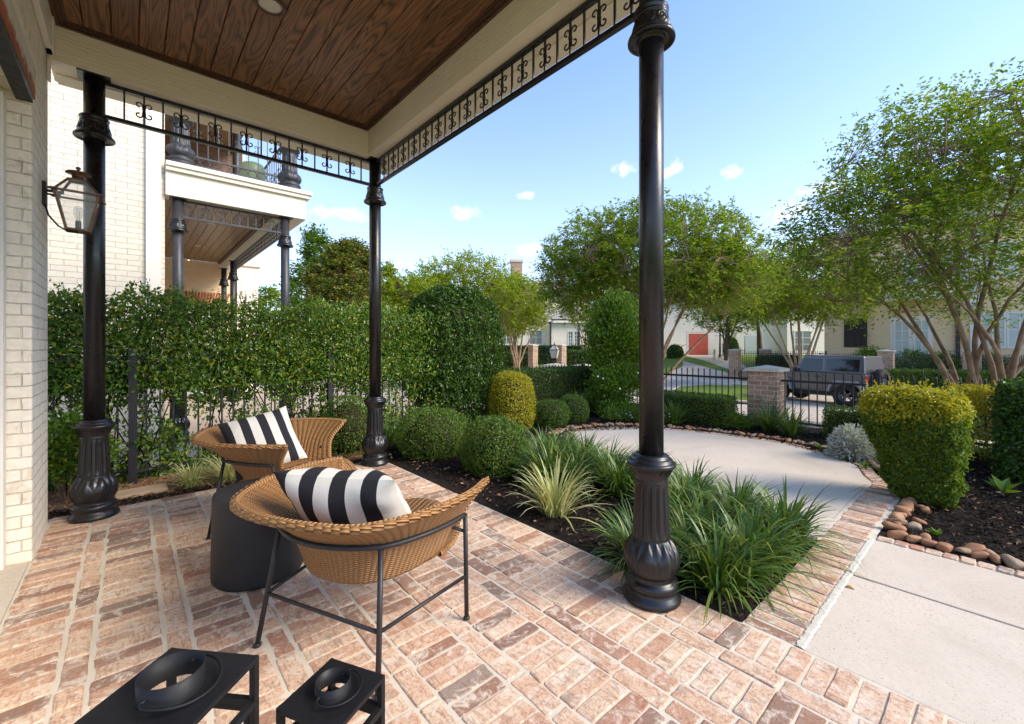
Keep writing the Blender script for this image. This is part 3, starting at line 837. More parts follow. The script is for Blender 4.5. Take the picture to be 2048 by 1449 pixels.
mb = MB(); mb.lathe(collar_prof(), 128, collar_fn); COLLAR_ME = mb.mesh('column_collar')
def column(x, y, ztop, label, mat, group, z0=0.0, zc=3.085, cat='column', base=True, plate=True):
    o = empty('porch_column', (x, y, z0), 0, label, cat, group)
    m = MB(); m.tube([(0, 0, 0.79 if base else 0.0), (0, 0, ztop - z0)], 0.0665, 40)
    m.build('shaft', mat, o)
    if base:
        me = BASE_ME if mat is M['iron'] else BASE_ME.copy(); link('pedestal', me, mat, o)
    me = COLLAR_ME if mat is M['iron'] else COLLAR_ME.copy(); link('collar', me, mat, o, (0, 0, zc - z0))
    if plate:
        m = MB(); m.box(-0.10, -0.10, ztop - z0 - 0.012, 0.10, 0.10, ztop - z0 - 0.001); m.build('top_plate', mat, o, bevel=0.003)
    return o
CG = 'cast iron columns of our porch'
column(2.18, 1.29, 3.596, 'nearest black cast iron column, standing among lily turf at the patio edge', M['iron'], CG)
column(2.18, 4.92, 3.596, 'thin black cast iron column at the porch corner behind the wicker chairs', M['iron'], CG)
column(-0.22, 4.92, 3.596, 'black cast iron column beside the copper lantern and house wall', M['iron'], CG)

# iron lace friezes --------------------------------------------------
def scroll_mesh(name, mat, r=0.0058):
    """four C scrolls round a collar, in the local xz plane"""
    m = MB()
    for sx in (-1, 1):
        for sz in (-1, 1):
            pts = []
            for i in range(15):
                t = i / 14
                a = PI * 1.6 * t
                rad = 0.024 * (1 - 0.42 * t)
                # rises from the bar, rolls outwards
                cx, cz = 0.033, 0.030
                ang = PI - a
                pts.append((sx * (cx + rad * math.cos(ang)), 0, sz * (cz + 0.012 + rad * math.sin(ang))))
            pts = [(sx * 0.006, 0, sz * 0.004)] + [(sx * 0.0085, 0, sz * 0.022)] + pts
            m.tube(pts, r, 6)
    m.box(-0.010, -0.010, -0.012, 0.010, 0.010, 0.012)
    return m.mesh(name)
SCROLL = scroll_mesh('scroll', None); SCROLL.materials.append(M['iron'])
def frieze(ax, origin, length, z0, z1, p0, dp, n, odd, label, mat, group=None, scroll=None, sc_every=2, bar=0.030, pk=0.0125):
    """rails along local x between z0 and z1, pickets at p0 + k dp"""
    o = empty('iron_frieze', (origin[0], origin[1], 0), ax, label, 'iron frieze', group)
    m = MB(); m.box(0.06, -0.019, z1 - bar, length - 0.06, 0.019, z1); m.build('top_rail', mat, o, bevel=0.003)
    m = MB(); m.box(0.06, -0.019, z0, length - 0.06, 0.019, z0 + bar); m.build('bottom_rail', mat, o, bevel=0.003)
    m = MB(); m.box(-pk / 2, -pk / 2, z0 + bar, pk / 2, pk / 2, z1 - bar); pm = m.mesh('picket'); pm.materials.append(mat)
    for k in range(n):
        link('picket', pm, None, o, (p0 + k * dp, 0, 0))
        if k % sc_every == odd:
            link('scroll', scroll or SCROLL, None, o, (p0 + k * dp, 0, (z0 + z1) / 2))
    return o
FG = 'iron lace friezes of our porch'
frieze(0, (-0.22, 4.92), 2.40, 3.285, 3.585, 0.182, 0.128, 17, 1, 'black iron lace frieze under the beam at the end of the porch', M['iron'], FG)
frieze(PI / 2, (2.18, 1.29), 3.63, 3.285, 3.585, 0.125, 0.1165, 30, 0, 'long black iron lace frieze under the front beam towards the street', M['iron'], FG)

# gas lantern ---------------------------------------------------------
lan = empty('wall_lantern', (-0.48, 4.63, 2.27), 0, 'aged copper gas lantern with a clear bulb on the whitewashed wall', 'lantern')
m = MB(); m.box(0.0, -0.032, 0.16, 0.022, 0.032, 0.33); m.build('back_plate', M['iron_flat'], lan, bevel=0.004)
m = MB(); m.bar((0.02, 0, 0.27), (0.11, 0, 0.27), 0.018); m.bar((0.02, 0.0, 0.245), (0.09, 0, 0.245), 0.012)
m.tube([(0.012, 0, 0.165), (0.03, 0, 0.09), (0.08, 0, 0.02), (0.13, 0, -0.012), (0.185, 0, -0.012)], 0.006, 8)
m.build('arm', M['iron_flat'], lan)
cxl = 0.185
def quad_tier(z, h): return [(cxl - h, -h, z), (cxl + h, -h, z), (cxl + h, h, z), (cxl - h, h, z)]
m = MB()
lo, mid, hi = quad_tier(0.0, 0.062), quad_tier(0.265, 0.118), quad_tier(0.375, 0.048)
for k in range(4):
    m.bar(lo[k], mid[k], 0.013); m.bar(mid[k], hi[k], 0.012)
    m.bar(lo[k], lo[(k + 1) % 4], 0.014); m.bar(hi[k], hi[(k + 1) % 4], 0.012)
for k in range(4):
    a, b = Vector(mid[k]), Vector(mid[(k + 1) % 4]); d = (b - a) * 0.14
    m.bar(a - d, b + d, 0.030, 0.010)
m.box(cxl - .062, -.062, -.006, cxl + .062, .062, 0.002)
m.build('frame', M['copper'], lan)
m = MB()
for T, B in ((lo, mid), (mid, hi)):
    for k in range(4):
        j = (k + 1) % 4
        m.add([T[k], T[j], B[j], B[k]], [(0, 1, 2, 3)])
m.build('pane', M['pane'], lan)
m = MB(); m.lathe([(0.046, 0.375), (0.050, 0.385), (0.036, 0.392), (0.036, 0.425), (0.072, 0.430), (0.066, 0.440), (0.025, 0.450), (0.010, 0.455), (0.008, 0.462), (0.015, 0.470), (0.013, 0.480), (0.004, 0.486)], 24, None, (cxl, 0, 0))
m.build('cap', M['copper'], lan)
m = MB(); m.tube([(cxl, 0, 0.0), (cxl, 0, 0.075)], 0.017, 12); m.build('socket', M['iron_flat'], lan)
m = MB(); m.lathe([(0.012, 0.075), (0.014, 0.09), (0.028, 0.125), (0.030, 0.15), (0.022, 0.178), (0.006, 0.19)], 16, None, (cxl, 0, 0)); b = m.build('bulb', M['bulb'], lan)
m = MB(); m.tube([(cxl - .006, 0, 0.08), (cxl - .008, 0, 0.15), (cxl, 0, 0.165), (cxl + .008, 0, 0.15), (cxl + .006, 0, 0.08)], 0.0016, 5); m.build('filament', M['copper'], b)
# ------------------------------------------------------------------ wicker lounge chairs
def catmull(keys, s):
    """keys: [(s, vec)] sorted; smooth interpolation"""
    n = len(keys)
    for i in range(n - 1):
        if s <= keys[i + 1][0] or i == n - 2:
            p1, p2 = Vector(keys[i][1]), Vector(keys[i + 1][1])
            p0 = Vector(keys[i - 1][1]) if i > 0 else p1 * 2 - p2
            p3 = Vector(keys[i + 2][1]) if i + 2 < n else p2 * 2 - p1
            t = (s - keys[i][0]) / (keys[i + 1][0] - keys[i][0])
            return 0.5 * ((2 * p1) + (p2 - p0) * t + (2 * p0 - 5 * p1 + 4 * p2 - p3) * t * t + (3 * p1 - p0 - 3 * p2 + p3) * t ** 3)
def mirror(half):
    """half: keys for s >= 0 -> full range"""
    return [(-s, (f, -l, z)) for s, (f, l, z) in reversed(half) if s > 0] + list(half)
RIM = mirror([(0, (-.50, 0, .732)), (.2, (-.465, .20, .724)), (.42, (-.375, .365, .712)), (.62, (-.16, .49, .712)), (.82, (.12, .54, .712)), (1, (.365, .50, .705))])
MID = mirror([(0, (-.285, 0, .56)), (.2, (-.262, .14, .56)), (.42, (-.185, .285, .56)), (.62, (-.05, .365, .56)), (.82, (.10, .405, .56)), (1, (.27, .415, .565))])
BOT = mirror([(0, (-.205, 0, .36)), (.2, (-.19, .10, .358)), (.42, (-.135, .20, .357)), (.62, (-.03, .27, .36)), (.82, (.10, .315, .375)), (1, (.29, .345, .41))])
RING = mirror([(0, (-.318, 0, .560)), (.2, (-.292, .155, .560)), (.42, (-.208, .312, .560)), (.62, (-.062, .395, .560)), (.82, (.09, .437, .560)), (1, (.235, .452, .560))])

def grid_mesh(name, P, UV, mat, smooth=True):
    """P[i][j] points, UV[i][j]"""
    ni, nj = len(P), len(P[0])
    me = bpy.data.meshes.new(name)
    me.from_pydata([tuple(p) for r in P for p in r], [], [(i * nj + j, i * nj + j + 1, (i + 1) * nj + j + 1, (i + 1) * nj + j) for i in range(ni - 1) for j in range(nj - 1)])
    uvl = me.uv_layers.new(name='UVMap')
    flat = [q for r in UV for q in r]
    for lp in me.loops: uvl.data[lp.index].uv = flat[lp.vertex_index]
    me.polygons.foreach_set('use_smooth', [smooth] * len(me.polygons))
    me.materials.append(mat)
    return me
def tube_uv(name, pts, r, mat, n=10):
    pts = [Vector(p) for p in pts]; P = []; UV = []; acc = 0; prev = None
    for i, p in enumerate(pts):
        d = (pts[min(i + 1, len(pts) - 1)] - pts[max(i - 1, 0)]).normalized()
        if i: acc += (p - pts[i - 1]).length
        if prev is None:
            prev = d.cross(Vector((0, 0, 1)) if abs(d.z) < .9 else Vector((1, 0, 0))).normalized()
        e1 = (prev - d * prev.dot(d)).normalized(); prev = e1; e2 = d.cross(e1)
        P.append([p + (e1 * math.cos(2 * PI * k / n) + e2 * math.sin(2 * PI * k / n)) * r for k in range(n + 1)])
        UV.append([(acc, k / n) for k in range(n + 1)])
    return grid_mesh(name, P, UV, mat)

def wicker_chair(loc, ang, label):
    o = empty('wicker_chair', (loc[0], loc[1], 0), ang, label, 'lounge chair', 'wicker lounge chairs on the porch')
    NS, NV = 120, 40
    P, UV = [], []
    for i in range(NS + 1):
        s = -1 + 2 * i / NS
        b, m_, r = catmull(BOT, s), catmull(MID, s), catmull(RIM, s)
        out = Vector((r.x - .02, r.y, 0)).normalized()
        lip = r + out * .010 + Vector((0, 0, -.012))
        keys = [(0, b), (.5, m_), (1, r)]
        row, uvr, acc = [], [], 0
        for j in range(NV + 1):
            t = j / NV
            p = catmull([(0, b), (.48, m_ + Vector((0, 0, -.0))), (.97, r), (1.0, lip)], t)
            if row: acc += (p - row[-1]).length
            row.append(p); uvr.append((s * 0.80, acc))
        P.append(row); UV.append(uvr)
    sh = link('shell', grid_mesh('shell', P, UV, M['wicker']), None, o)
    so = sh.modifiers.new('Solidify', 'SOLIDIFY'); so.thickness = 0.024; so.offset = 0
    # seat pan with its rolled front
    P, UV = [], []
    NA, NR = 96, 22
    for i in range(NA + 1):
        a = 2 * PI * i / NA
        row, uvr = [], []
        ca, sa = math.cos(a), math.sin(a)
        for j in range(NR + 1):
            t = j / NR
            if ca > 0: R_ = (.16 + .47 * abs(ca) ** .8 * (ca > 0) * ca ** .2, .335)
            rx = .45 if ca > 0 else .36
            x = .18 + rx * t * ca; y = .335 * t * sa
            z = .352 + .012 * t * t + .03 * max(0, ca)
            if ca > 0:
                k = ca ** 1.2
                z += k * (.055 * min(1, t / .75) ** 1.5 if t < .86 else .055) 
                if t > .80: z -= k * .11 * ((t - .80) / .2) ** 1.8
            if ca <= 0: z -= 0.02 * (1 - t)
            row.append((x, y, z)); uvr.append((x * 1.0, y * 1.0 + 0.0)) if False else uvr.append((y, x))
        P.append(row); UV.append(uvr)
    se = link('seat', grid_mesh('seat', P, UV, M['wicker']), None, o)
    so = se.modifiers.new('Solidify', 'SOLIDIFY'); so.thickness = 0.028; so.offset = 1
    path = [catmull([(0, catmull(BOT, -1)), (.5, catmull(MID, -1)), (1, catmull(RIM, -1))], k / 14) for k in range(14)]
    path += [catmull(RIM, -1 + 2 * i / 110) for i in range(111)]
    path += [catmull([(0, catmull(BOT, 1)), (.5, catmull(MID, 1)), (1, catmull(RIM, 1))], 1 - k / 14) for k in range(1, 15)]
    # ease the two corners of the arms
    for _ in range(3):
        path = [path[0]] + [(path[i - 1] + path[i] * 2 + path[i + 1]) / 4 for i in range(1, len(path) - 1)] + [path[-1]]
    link('rim', tube_uv('rim', path, 0.0165, M['braid']), None, o)
    lip = []
    for i in range(61):
        a = -PI / 2 + PI * i / 60
        ca = max(0, math.cos(a)); k = ca ** 1.2
        lip.append((.18 + .452 * ca, .337 * math.sin(a), .364 + .03 * ca - k * .053))
    link('seat_edge', tube_uv('seat_edge', lip, 0.013, M['braid']), None, o)
    # black tube frame
    bk, fr = (-.205, .305), (.235, .452)
    m = MB(); m.tube([catmull(RING, -1 + 2 * i / 60) for i in range(61)], 0.0115, 10); m.build('ring', M['iron_flat'], o)
    feet = {}
    for sgn in (-1, 1):
        for (top, foot) in ((bk, (-.285, .36)), (fr, (.295, .425))):
            A = Vector((top[0], sgn * top[1], .560)); B = Vector((foot[0], sgn * foot[1], 0.006))
            m = MB(); m.tube([A, B], 0.0115, 10)
            m.lathe([(0.0115, 0.016), (0.017, 0.008), (0.017, 0.0)], 12, None, (B.x, B.y, 0.0005))
            m.build('leg', M['iron_flat'], o)
            feet[(sgn, top is bk)] = (A, B)
    def on(k, z):
        A, B = feet[k]; t = (A.z - z) / (A.z - B.z); return A + (B - A) * t
    for a, b in (((-1, True), (1, True)), ((-1, True), (-1, False)), ((1, True), (1, False))):
        m = MB(); m.tube([on(a, .235), on(b, .235)], 0.0085, 8); m.build('stretcher', M['iron_flat'], o)
    for sgn in (-1, 1):
        q = on((sgn, False), .47)
        m = MB(); m.tube([q, (q.x - .04, q.y - sgn * .09, .505)], 0.0085, 8); m.build('bracket', M['iron_flat'], o)
    return o
CHAIR_A = math.radians(24)
wicker_chair((0.85, 2.08), CHAIR_A, 'wicker lounge chair seen from behind, nearest on the patio, with black metal legs')
wicker_chair((0.875, 3.87), math.radians(-42), 'wicker lounge chair seen from its side in front of the tall hedge')

def pillow(center, e1, e2, w, h, th, label, phase=0.0):
    e1 = Vector(e1).normalized(); e2 = Vector(e2); e2 = (e2 - e1 * e2.dot(e1)).normalized(); e3 = e1.cross(e2)
    n = 44; V = []; 
    me = bpy.data.meshes.new('striped_pillow')
    vs, fs, uvs = [], [], []
    for side in (1, -1):
        b = len(vs)
        for i in range(n + 1):
            for j in range(n + 1):
                x, y = -1 + 2 * i / n, -1 + 2 * j / n
                # concave edges, pointed corners
                px = x * (1 - .075 * (1 - y * y) * abs(x) ** 2) ; py = y * (1 - .075 * (1 - x * x) * abs(y) ** 2)
                t = max(0, (1 - x ** 4) * (1 - y ** 4)) ** 0.62 * max(0.0, 1 - .18 * (x * x + y * y))
                t *= 1 + 0.07 * math.sin(5 * x + 3 * y * side + 1) * (1 - .4 * abs(x)) + .05 * math.sin(11 * x * y + 2 * side)
                q = e1 * (px * w / 2) + e2 * (py * h / 2) + e3 * (side * t * th / 2)
                vs.append(q); uvs.append((i / n, j / n))
        for i in range(n):
            for j in range(n):
                q = (b + i * (n + 1) + j, b + (i + 1) * (n + 1) + j, b + (i + 1) * (n + 1) + j + 1, b + i * (n + 1) + j + 1)
                fs.append(q if side > 0 else tuple(reversed(q)))
    me.from_pydata([tuple(v) for v in vs], [], fs)
    uvl = me.uv_layers.new(name='UVMap')
    for lp in me.loops: uvl.data[lp.index].uv = uvs[lp.vertex_index]
    me.polygons.foreach_set('use_smooth', [True] * len(fs))
    o = tag(link('striped_pillow', me, M['stripe'], None, center), label, 'pillow', 'striped pillows on the wicker chairs')
    # seam along the edge
    m = MB(); pts = []
    for (x0, y0, x1, y1) in ((-1, -1, 1, -1), (1, -1, 1, 1), (1, 1, -1, 1), (-1, 1, -1, -1)):
        for k in range(20):
            x = x0 + (x1 - x0) * k / 20; y = y0 + (y1 - y0) * k / 20
            px = x * (1 - .075 * (1 - y * y) * abs(x) ** 2); py = y * (1 - .075 * (1 - x * x) * abs(y) ** 2)
            pts.append(e1 * (px * w / 2) + e2 * (py * h / 2))
    return o
Rv, Fv, Zv = Vector((RX, RY, 0)), Vector((FX, FY, 0)), Vector((0, 0, 1))
f_ = Vector((math.cos(CHAIR_A), math.sin(CHAIR_A), 0)); l_ = Vector((-f_.y, f_.x, 0))
a_ = (-l_ * math.cos(math.radians(13)) + f_ * math.sin(math.radians(13)))
nf = Vector((-a_.y, a_.x, 0))       # pillow's facing, horizontally
tl = math.radians(40)
up_ = Zv * math.cos(tl) - nf * math.sin(tl)
bot = Vector((0.85, 2.08, .475)) + f_ * (.03) + l_ * .01
pillow(bot + up_ * .235 + nf * 0.03, a_, up_, .60, .46, .23, 'striped black and white pillow leaning in the nearest wicker chair')
pillow(Vector((.79, 3.87, .645)), Rv * .38 + Fv * .34 + Zv * .1, Rv * .27 - Fv * .21 - Zv * .39, .50, .52, .17, 'striped black and white pillow propped in the chair by the hedge')

# drum side table
m = MB()
m.lathe([(0.235, 0.012), (0.241, 0.006), (0.248, 0.02), (0.250, 0.04), (0.243, 0.485), (0.239, 0.508), (0.228, 0.518), (0.15, 0.519), (0.001, 0.519)], 72, None)
dt = empty('side_table', (0.60, 3.05, 0.0), 0, 'charcoal drum side table between the two wicker chairs', 'side table')
m.build('drum', M['drum'], dt)
for k in range(4):
    a = k * PI / 2 + .5; m = MB(); m.lathe([(0.02, 0.012), (0.02, 0.0)], 10, None, (0.2 * math.cos(a), 0.2 * math.sin(a), 0)); m.build('foot', M['plastic'], dt)


# candle lanterns ------------------------------------------------------
def candle_lantern(loc, az, s, H, rr, label):
    o = empty('candle_lantern', (loc[0], loc[1], 0), az, label, 'lantern', 'black candle lanterns on the patio')
    h = s / 2; p = 0.016; mat = M['lantern_black']
    # top plate with a round hole
    n = 64; vs = []; fs = []
    for k in range(n):
        a = 2 * PI * (k + .5) / n; c, q = math.cos(a), math.sin(a); sc = h / max(abs(c), abs(q))
        vs += [(c * sc, q * sc, H), (c * rr, q * rr, H), (c * sc, q * sc, H - .012), (c * rr, q * rr, H - .012)]
    # true corners
    for k in range(n):
        a, b = 4 * k, 4 * ((k + 1) % n)
        fs += [(a, b, b + 1, a + 1), (a + 2, a + 3, b + 3, b + 2), (a, a + 2, b + 2, b), (a + 1, b + 1, b + 3, a + 3)]
    m = MB(); m.add(vs, fs)
    for sx in (-1, 1):
        for sy in (-1, 1):
            m.box(sx * h, sy * h, H - .012, sx * (h - .012), sy * (h - .012), H + .0008)
    m.build('top', mat, o)
    m = MB(); m.tube([(0, 0, 0)] * 0 or [(0, 0, H - .004), (0, 0, H + .001)], rr * .999, 4) if False else None
    ch = MB(); ro, ri = rr, rr - .0025
    ch.lathe([(ri, H - .012), (ri, H + rr * .74), (ro, H + rr * .74), (ro, H - .012)], 72, None, cap=False)
    ch.build('chimney', mat, o)
    zp = H + rr * .42
    hm = MB(); R2 = rr * 1.62
    pts = [(0, -rr - .012, zp), (.004, -rr - .016, zp - .004)]
    for i in range(25):
        t = PI * i / 24
        pts.append((.012 + R2 * .86 * math.sin(t), -(rr + .02) * math.cos(t), H + .012 + (zp - H - .016) * abs(math.cos(t)) ** 3))
    pts += [(.004, rr + .016, zp - .004), (0, rr + .012, zp)]
    hm.tube(pts, rr * .055, 8)
    for sy in (-1, 1): hm.tube([(0, sy * (rr - .012), zp), (0, sy * (rr + .016), zp)], rr * .045, 8)
    hm.build('handle', mat, o)
    for sx in (-1, 1):
        for sy in (-1, 1):
            m = MB(); m.box(sx * h, sy * h, 0.0, sx * (h - p), sy * (h - p), H - .0125); m.build('post', mat, o)
    zb = H - s * .42
    def hoop(z0, z1, inset=0.0):
        m = MB(); g = h - inset
        m.box(-g + p, -g, z0, g - p, -g + p, z1); m.box(-g + p, g - p, z0, g - p, g, z1); m.box(-g, -g + p, z0, -g + p, g - p, z1); m.box(g - p, -g + p, z0, g, g - p, z1)
        return m
    hoop(zb - .018, zb).build('upper_frame', mat, o)
    hoop(.004, .022).build('lower_frame', mat, o)
    for sy in (-1, 1):
        m = MB(); g = h - .004
        m.box(-g + p + .004, sy * g, .03, -g + 2 * p, sy * (g - .008), zb - .022); m.box(g - 2 * p, sy * g, .03, g - p - .004, sy * (g - .008), zb - .022)
        m.box(-g + 2 * p, sy * g, .03, g - 2 * p, sy * (g - .008), .042); m.box(-g + 2 * p, sy * g, zb - .034, g - 2 * p, sy * (g - .008), zb - .022)
        m.build('door_panel', mat, o)
    return o
def XD(X, D): return (D * FX + X * RX, D * FY + X * RY)
candle_lantern(XD(-.812, 1.030), math.radians(-41.5 - 6.5), .257, .58, .066, 'larger black candle lantern with its handle folded over the top ring')
candle_lantern(XD(-.492, 1.187), math.radians(-41.5 - 20.5), .196, .45, .046, 'smaller black candle lantern, seen from above by the bigger one')
# ------------------------------------------------------------------ foliage
def unit(v): return v / np.maximum(np.linalg.norm(v, axis=1, keepdims=True), 1e-9)
def leaf_mesh(name, P, A, Nn, L, W, mat, fold=0.25, extra=None):
    """one small folded leaf (4 corners, 2 triangles) at each point P, axis A, facing Nn"""
    n = len(P)
    A = unit(A); S = unit(np.cross(A, Nn)); Nn = np.cross(S, A)
    L = np.broadcast_to(np.asarray(L, float), (n,))[:, None]; W = np.broadcast_to(np.asarray(W, float), (n,))[:, None]
    b = P - A * L * .5; t = P + A * L * .5 - Nn * L * .10
    l = P + S * W * .5 + Nn * W * fold - A * L * .06; r = P - S * W * .5 + Nn * W * fold - A * L * .06
    V = np.stack([b, l, t, r], 1).reshape(-1, 3)
    i = np.arange(n)[:, None] * 4
    F = np.concatenate([i + np.array([[0, 2, 1]]), i + np.array([[0, 3, 2]])], 0)
    return npmesh(name, V, F, mat)
def dirs(n):
    return unit(rng.normal(size=(n, 3)))

def box_surface(n, dims, top_w=1.0, rnd=0.12, front_only=False, sag=0.0):
    """points and normals on the sides and top of a rounded box (local, base at z=0, centred in x,y)"""
    lx, ly, lz = dims
    areas = np.array([lx * lz, lx * lz, ly * lz, ly * lz, lx * ly * top_w]); pr = areas / areas.sum()
    k = rng.choice(5, n, p=pr); u = rng.random(n); v = rng.random(n)
    P = np.zeros((n, 3)); Nn = np.zeros((n, 3))
    for f, (ax, sg) in enumerate(((1, -1), (1, 1), (0, -1), (0, 1))):
        q = k == f
        if ax == 1: P[q, 0] = (u[q] - .5) * lx; P[q, 1] = sg * ly / 2; Nn[q, 1] = sg
        else: P[q, 1] = (u[q] - .5) * ly; P[q, 0] = sg * lx / 2; Nn[q, 0] = sg
        P[q, 2] = v[q] * lz
    q = k == 4
    P[q, 0] = (u[q] - .5) * lx; P[q, 1] = (v[q] - .5) * ly; P[q, 2] = lz; Nn[q, 2] = 1
    # round the upper edges and corners
    c = np.array([0, 0, 0.0]); h = np.array([lx / 2 - rnd, ly / 2 - rnd, lz - rnd])
    core = np.stack([np.clip(P[:, 0], -h[0], h[0]), np.clip(P[:, 1], -h[1], h[1]), np.minimum(P[:, 2], h[2])], 1)
    d = P - core; l = np.linalg.norm(d, axis=1, keepdims=True)
    d = np.where(l > 1e-6, d / np.maximum(l, 1e-6), Nn)
    return core + d * rnd, d
def lumps(P, sc, seed=0):
    """smooth pseudo-noise in [-1, 1]"""
    x, y, z = (P * sc).T
    s = seed * 1.7
    return (np.sin(x * 1.3 + 1.7 * np.sin(y * .9 + s) + s) + np.sin(y * 1.5 + 1.9 * np.sin(z * 1.1 + 2 * s)) + np.sin(z * 1.2 + 1.6 * np.sin(x * 1.2 + .5 * s))) / 3
def clipped(name, P, Nn, leaf, wid, mat, parent, depth=0.05, jit=0.8, wave=0.02, seed=0, spill=0.25):
    """leaves of a clipped plant around surface points P"""
    n = len(P)
    off = lumps(P, 9.0, seed) * wave + lumps(P, 27.0, seed + 3) * wave * 1.0 - rng.exponential(depth, n) * (rng.random(n) < .75) + rng.random(n) * .012
    sp = rng.random(n) < spill * .16
    off = np.where(sp, off + rng.random(n) * leaf * 1.4, off)
    Q = P + Nn * off[:, None]
    nn = unit(Nn + dirs(n) * jit + np.array([0, 0, .35]))
    ax = unit(np.cross(nn, dirs(n)) + Nn * .35)
    L = leaf * rng.uniform(.7, 1.25, n)
    if spill:
        X, A2, N2_, L2 = sprigs(P, Nn, max(6, int(n * .0022 * spill / .25)), leaf, wid, leaf * 3.2)
        Q = np.concatenate([Q, X]); ax = np.concatenate([ax, A2]); nn = np.concatenate([nn, N2_]); L = np.concatenate([L, L2])
    return link(name, leaf_mesh(name, Q, ax, nn, L, L * wid, mat), None, parent)
def sprigs(P, Nn, k, leaf, wid, ln=.12):
    """stray shoots that have grown past the last clipping"""
    q = rng.choice(len(P), k); m = 7
    d = unit(Nn[q] * .8 + dirs(k) * .5 + np.array([0, 0, .5])); L_ = ln * rng.uniform(.4, 1.2, k)
    t = np.tile((np.arange(m) + .5) / m, k); D = np.repeat(d, m, 0)
    X = np.repeat(P[q], m, 0) + D * (t * np.repeat(L_, m))[:, None]
    A = unit(D * .6 + dirs(k * m)); return X, A, unit(dirs(k * m) * .6 + np.array([0, 0, 1.])), leaf * rng.uniform(.6, 1.1, k * m)

def plant(kind, loc, label, cat, group=None, rz=0.0):
    return empty(kind, loc, rz, label, cat, group)
def shade_core(o, dims, shape='box', shrink=0.07, mat=None):
    """dark solid painted in for the shade inside a dense clipped plant"""
    m = MB()
    lx, ly, lz = dims
    if shape == 'box':
        m.bbox(-lx / 2 + shrink, -ly / 2 + shrink, 0.02, lx / 2 - shrink, ly / 2 - shrink, lz - shrink * 1.2, 0.05)
    else:
        prof = [(0.02, 0.02)] + [(max(.01, (lx / 2 - shrink) * math.sin(PI * (0.12 + .86 * t)) ** .55), 0.03 + (lz - shrink - .03) * t) for t in [i / 12 for i in range(13)]]
        m.lathe(prof, 24, lambda a, i, r, z: r * (1 + .06 * math.sin(3 * a + i)))
    return m.build('dark_core', mat or M['twig_and_core'], o)
def superball(n, rx, ry, lz, p=2.6, base=0.0, taper=0.0):
    """points on a squarish rounded dome standing on z=base"""
    d = dirs(n * 2); d = d[d[:, 2] > -0.72][:n]
    a = np.abs(d) ** p
    r = 1 / (a.sum(1)) ** (1 / p)
    P = d * r[:, None]
    P[:, 2] = (P[:, 2] + .75) / 1.75
    tp = 1 - taper * (1 - P[:, 2])
    Nn = unit(np.sign(d) * np.abs(d) ** (p - 1))
    return np.stack([P[:, 0] * rx * tp, P[:, 1] * ry * tp, base + P[:, 2] * (lz - base)], 1), Nn

# --- clipped boxwoods ---------------------------------------------------
def boxwood(loc, r, h, n, label, cat='boxwood', mat='box_leaf', leaf=0.024, p=2.8, group='clipped round boxwoods', ry=None, rz=0.0, seed=0, wid=.55):
    o = plant('boxwood', (loc[0], loc[1], -0.01), label, cat, group, rz)
    P, Nn = superball(n, r, ry or r, h, p)
    clipped('leaves', P, Nn, leaf, wid, M[mat], o, depth=.035, wave=.018, seed=seed)
    shade_core(o, (2 * r * .93, 2 * (ry or r) * .93, h * .95), 'round', .05)
    return o
def hedge(loc, dims, n, label, mat='topiary_leaf', leaf=0.034, rz=0.0, kind='box_hedge', cat='hedge', group=None, rnd=.07, depth=.04, wave=.015, seed=0, shrink=.06, wid=.55, jit=.8):
    o = plant(kind, (loc[0], loc[1], loc[2] if len(loc) > 2 else -0.01), label, cat, group, rz)
    P, Nn = box_surface(n, dims, 1.0, rnd)
    clipped('leaves', P, Nn, leaf, wid, M[mat], o, depth=depth, wave=wave, seed=seed, jit=jit)
    shade_core(o, dims, 'box', shrink)
    return o
# loose shrubs by the fence corner
def loose_shrub(kind, loc, r, h, n, leaf, mat, label, z0=.15, seed=0, cat='shrub', wid=.5, clumps=60, zb=-.02):
    o = plant(kind, (loc[0], loc[1], zb), label, cat)
    C = dirs(clumps) * rng.uniform(.45, 1.0, (clumps, 1)) ** .6
    C = C * np.array([r, r, (h - z0) / 2]) + np.array([0, 0, (h + z0) / 2])
    k = rng.integers(0, clumps, n)
    P = C[k] + rng.normal(size=(n, 3)) * np.array([r, r, r]) * .20
    P = P[P[:, 2] > .03]; n = len(P)
    out = unit(P - np.array([0, 0, h * .35]))
    nn = unit(dirs(n) * .9 + np.array([0, 0, .7]) + out * .3); ax = unit(out + dirs(n) * .7)
    Ls = leaf * rng.uniform(.7, 1.3, n)
    link('leaves', leaf_mesh('leaves', P, ax, nn, Ls, Ls * wid, M[mat]), None, o)
    m = MB()
    for q in range(14):
        c = C[q]; m.tube([(0, 0, 0), (c[0] * .35, c[1] * .35, c[2] * .5), tuple(c)], [.014, .01, .004], 5, False)
    m.build('stems', M['bark_dark'], o)
    return o
boxwood((2.16, 5.72), .33, .74, 7000, 'clipped green boxwood peeking out left of the corner column', seed=1)
boxwood((2.95, 4.88), .43, .58, 12000, 'wide clipped boxwood just right of the corner column', ry=.40, rz=.5, seed=2)
boxwood((3.08, 3.78), .32, .60, 11000, 'clipped boxwood nearest to the wicker chairs, among the lily turf', seed=3)
boxwood((5.55, 5.24), .30, .46, 6000, 'small round boxwood right of the golden shrub, the nearer of the pair', seed=4, p=2.4)
boxwood((6.22, 5.30), .28, .49, 5500, 'small round boxwood beside the green utility post, the farther of the pair', seed=5, p=2.4)
boxwood((4.85, 5.50), .35, .96, 11000, 'rounded golden yellow shrub in front of the low dark hedge', 'golden shrub', 'gold_leaf_top', .03, 3.0, None, seed=6)
hedge((6.62, 6.42), (3.0, .62, .93), 26000, 'long low dark green box hedge along the side fence, behind the round boxwoods', rz=.04, seed=7)
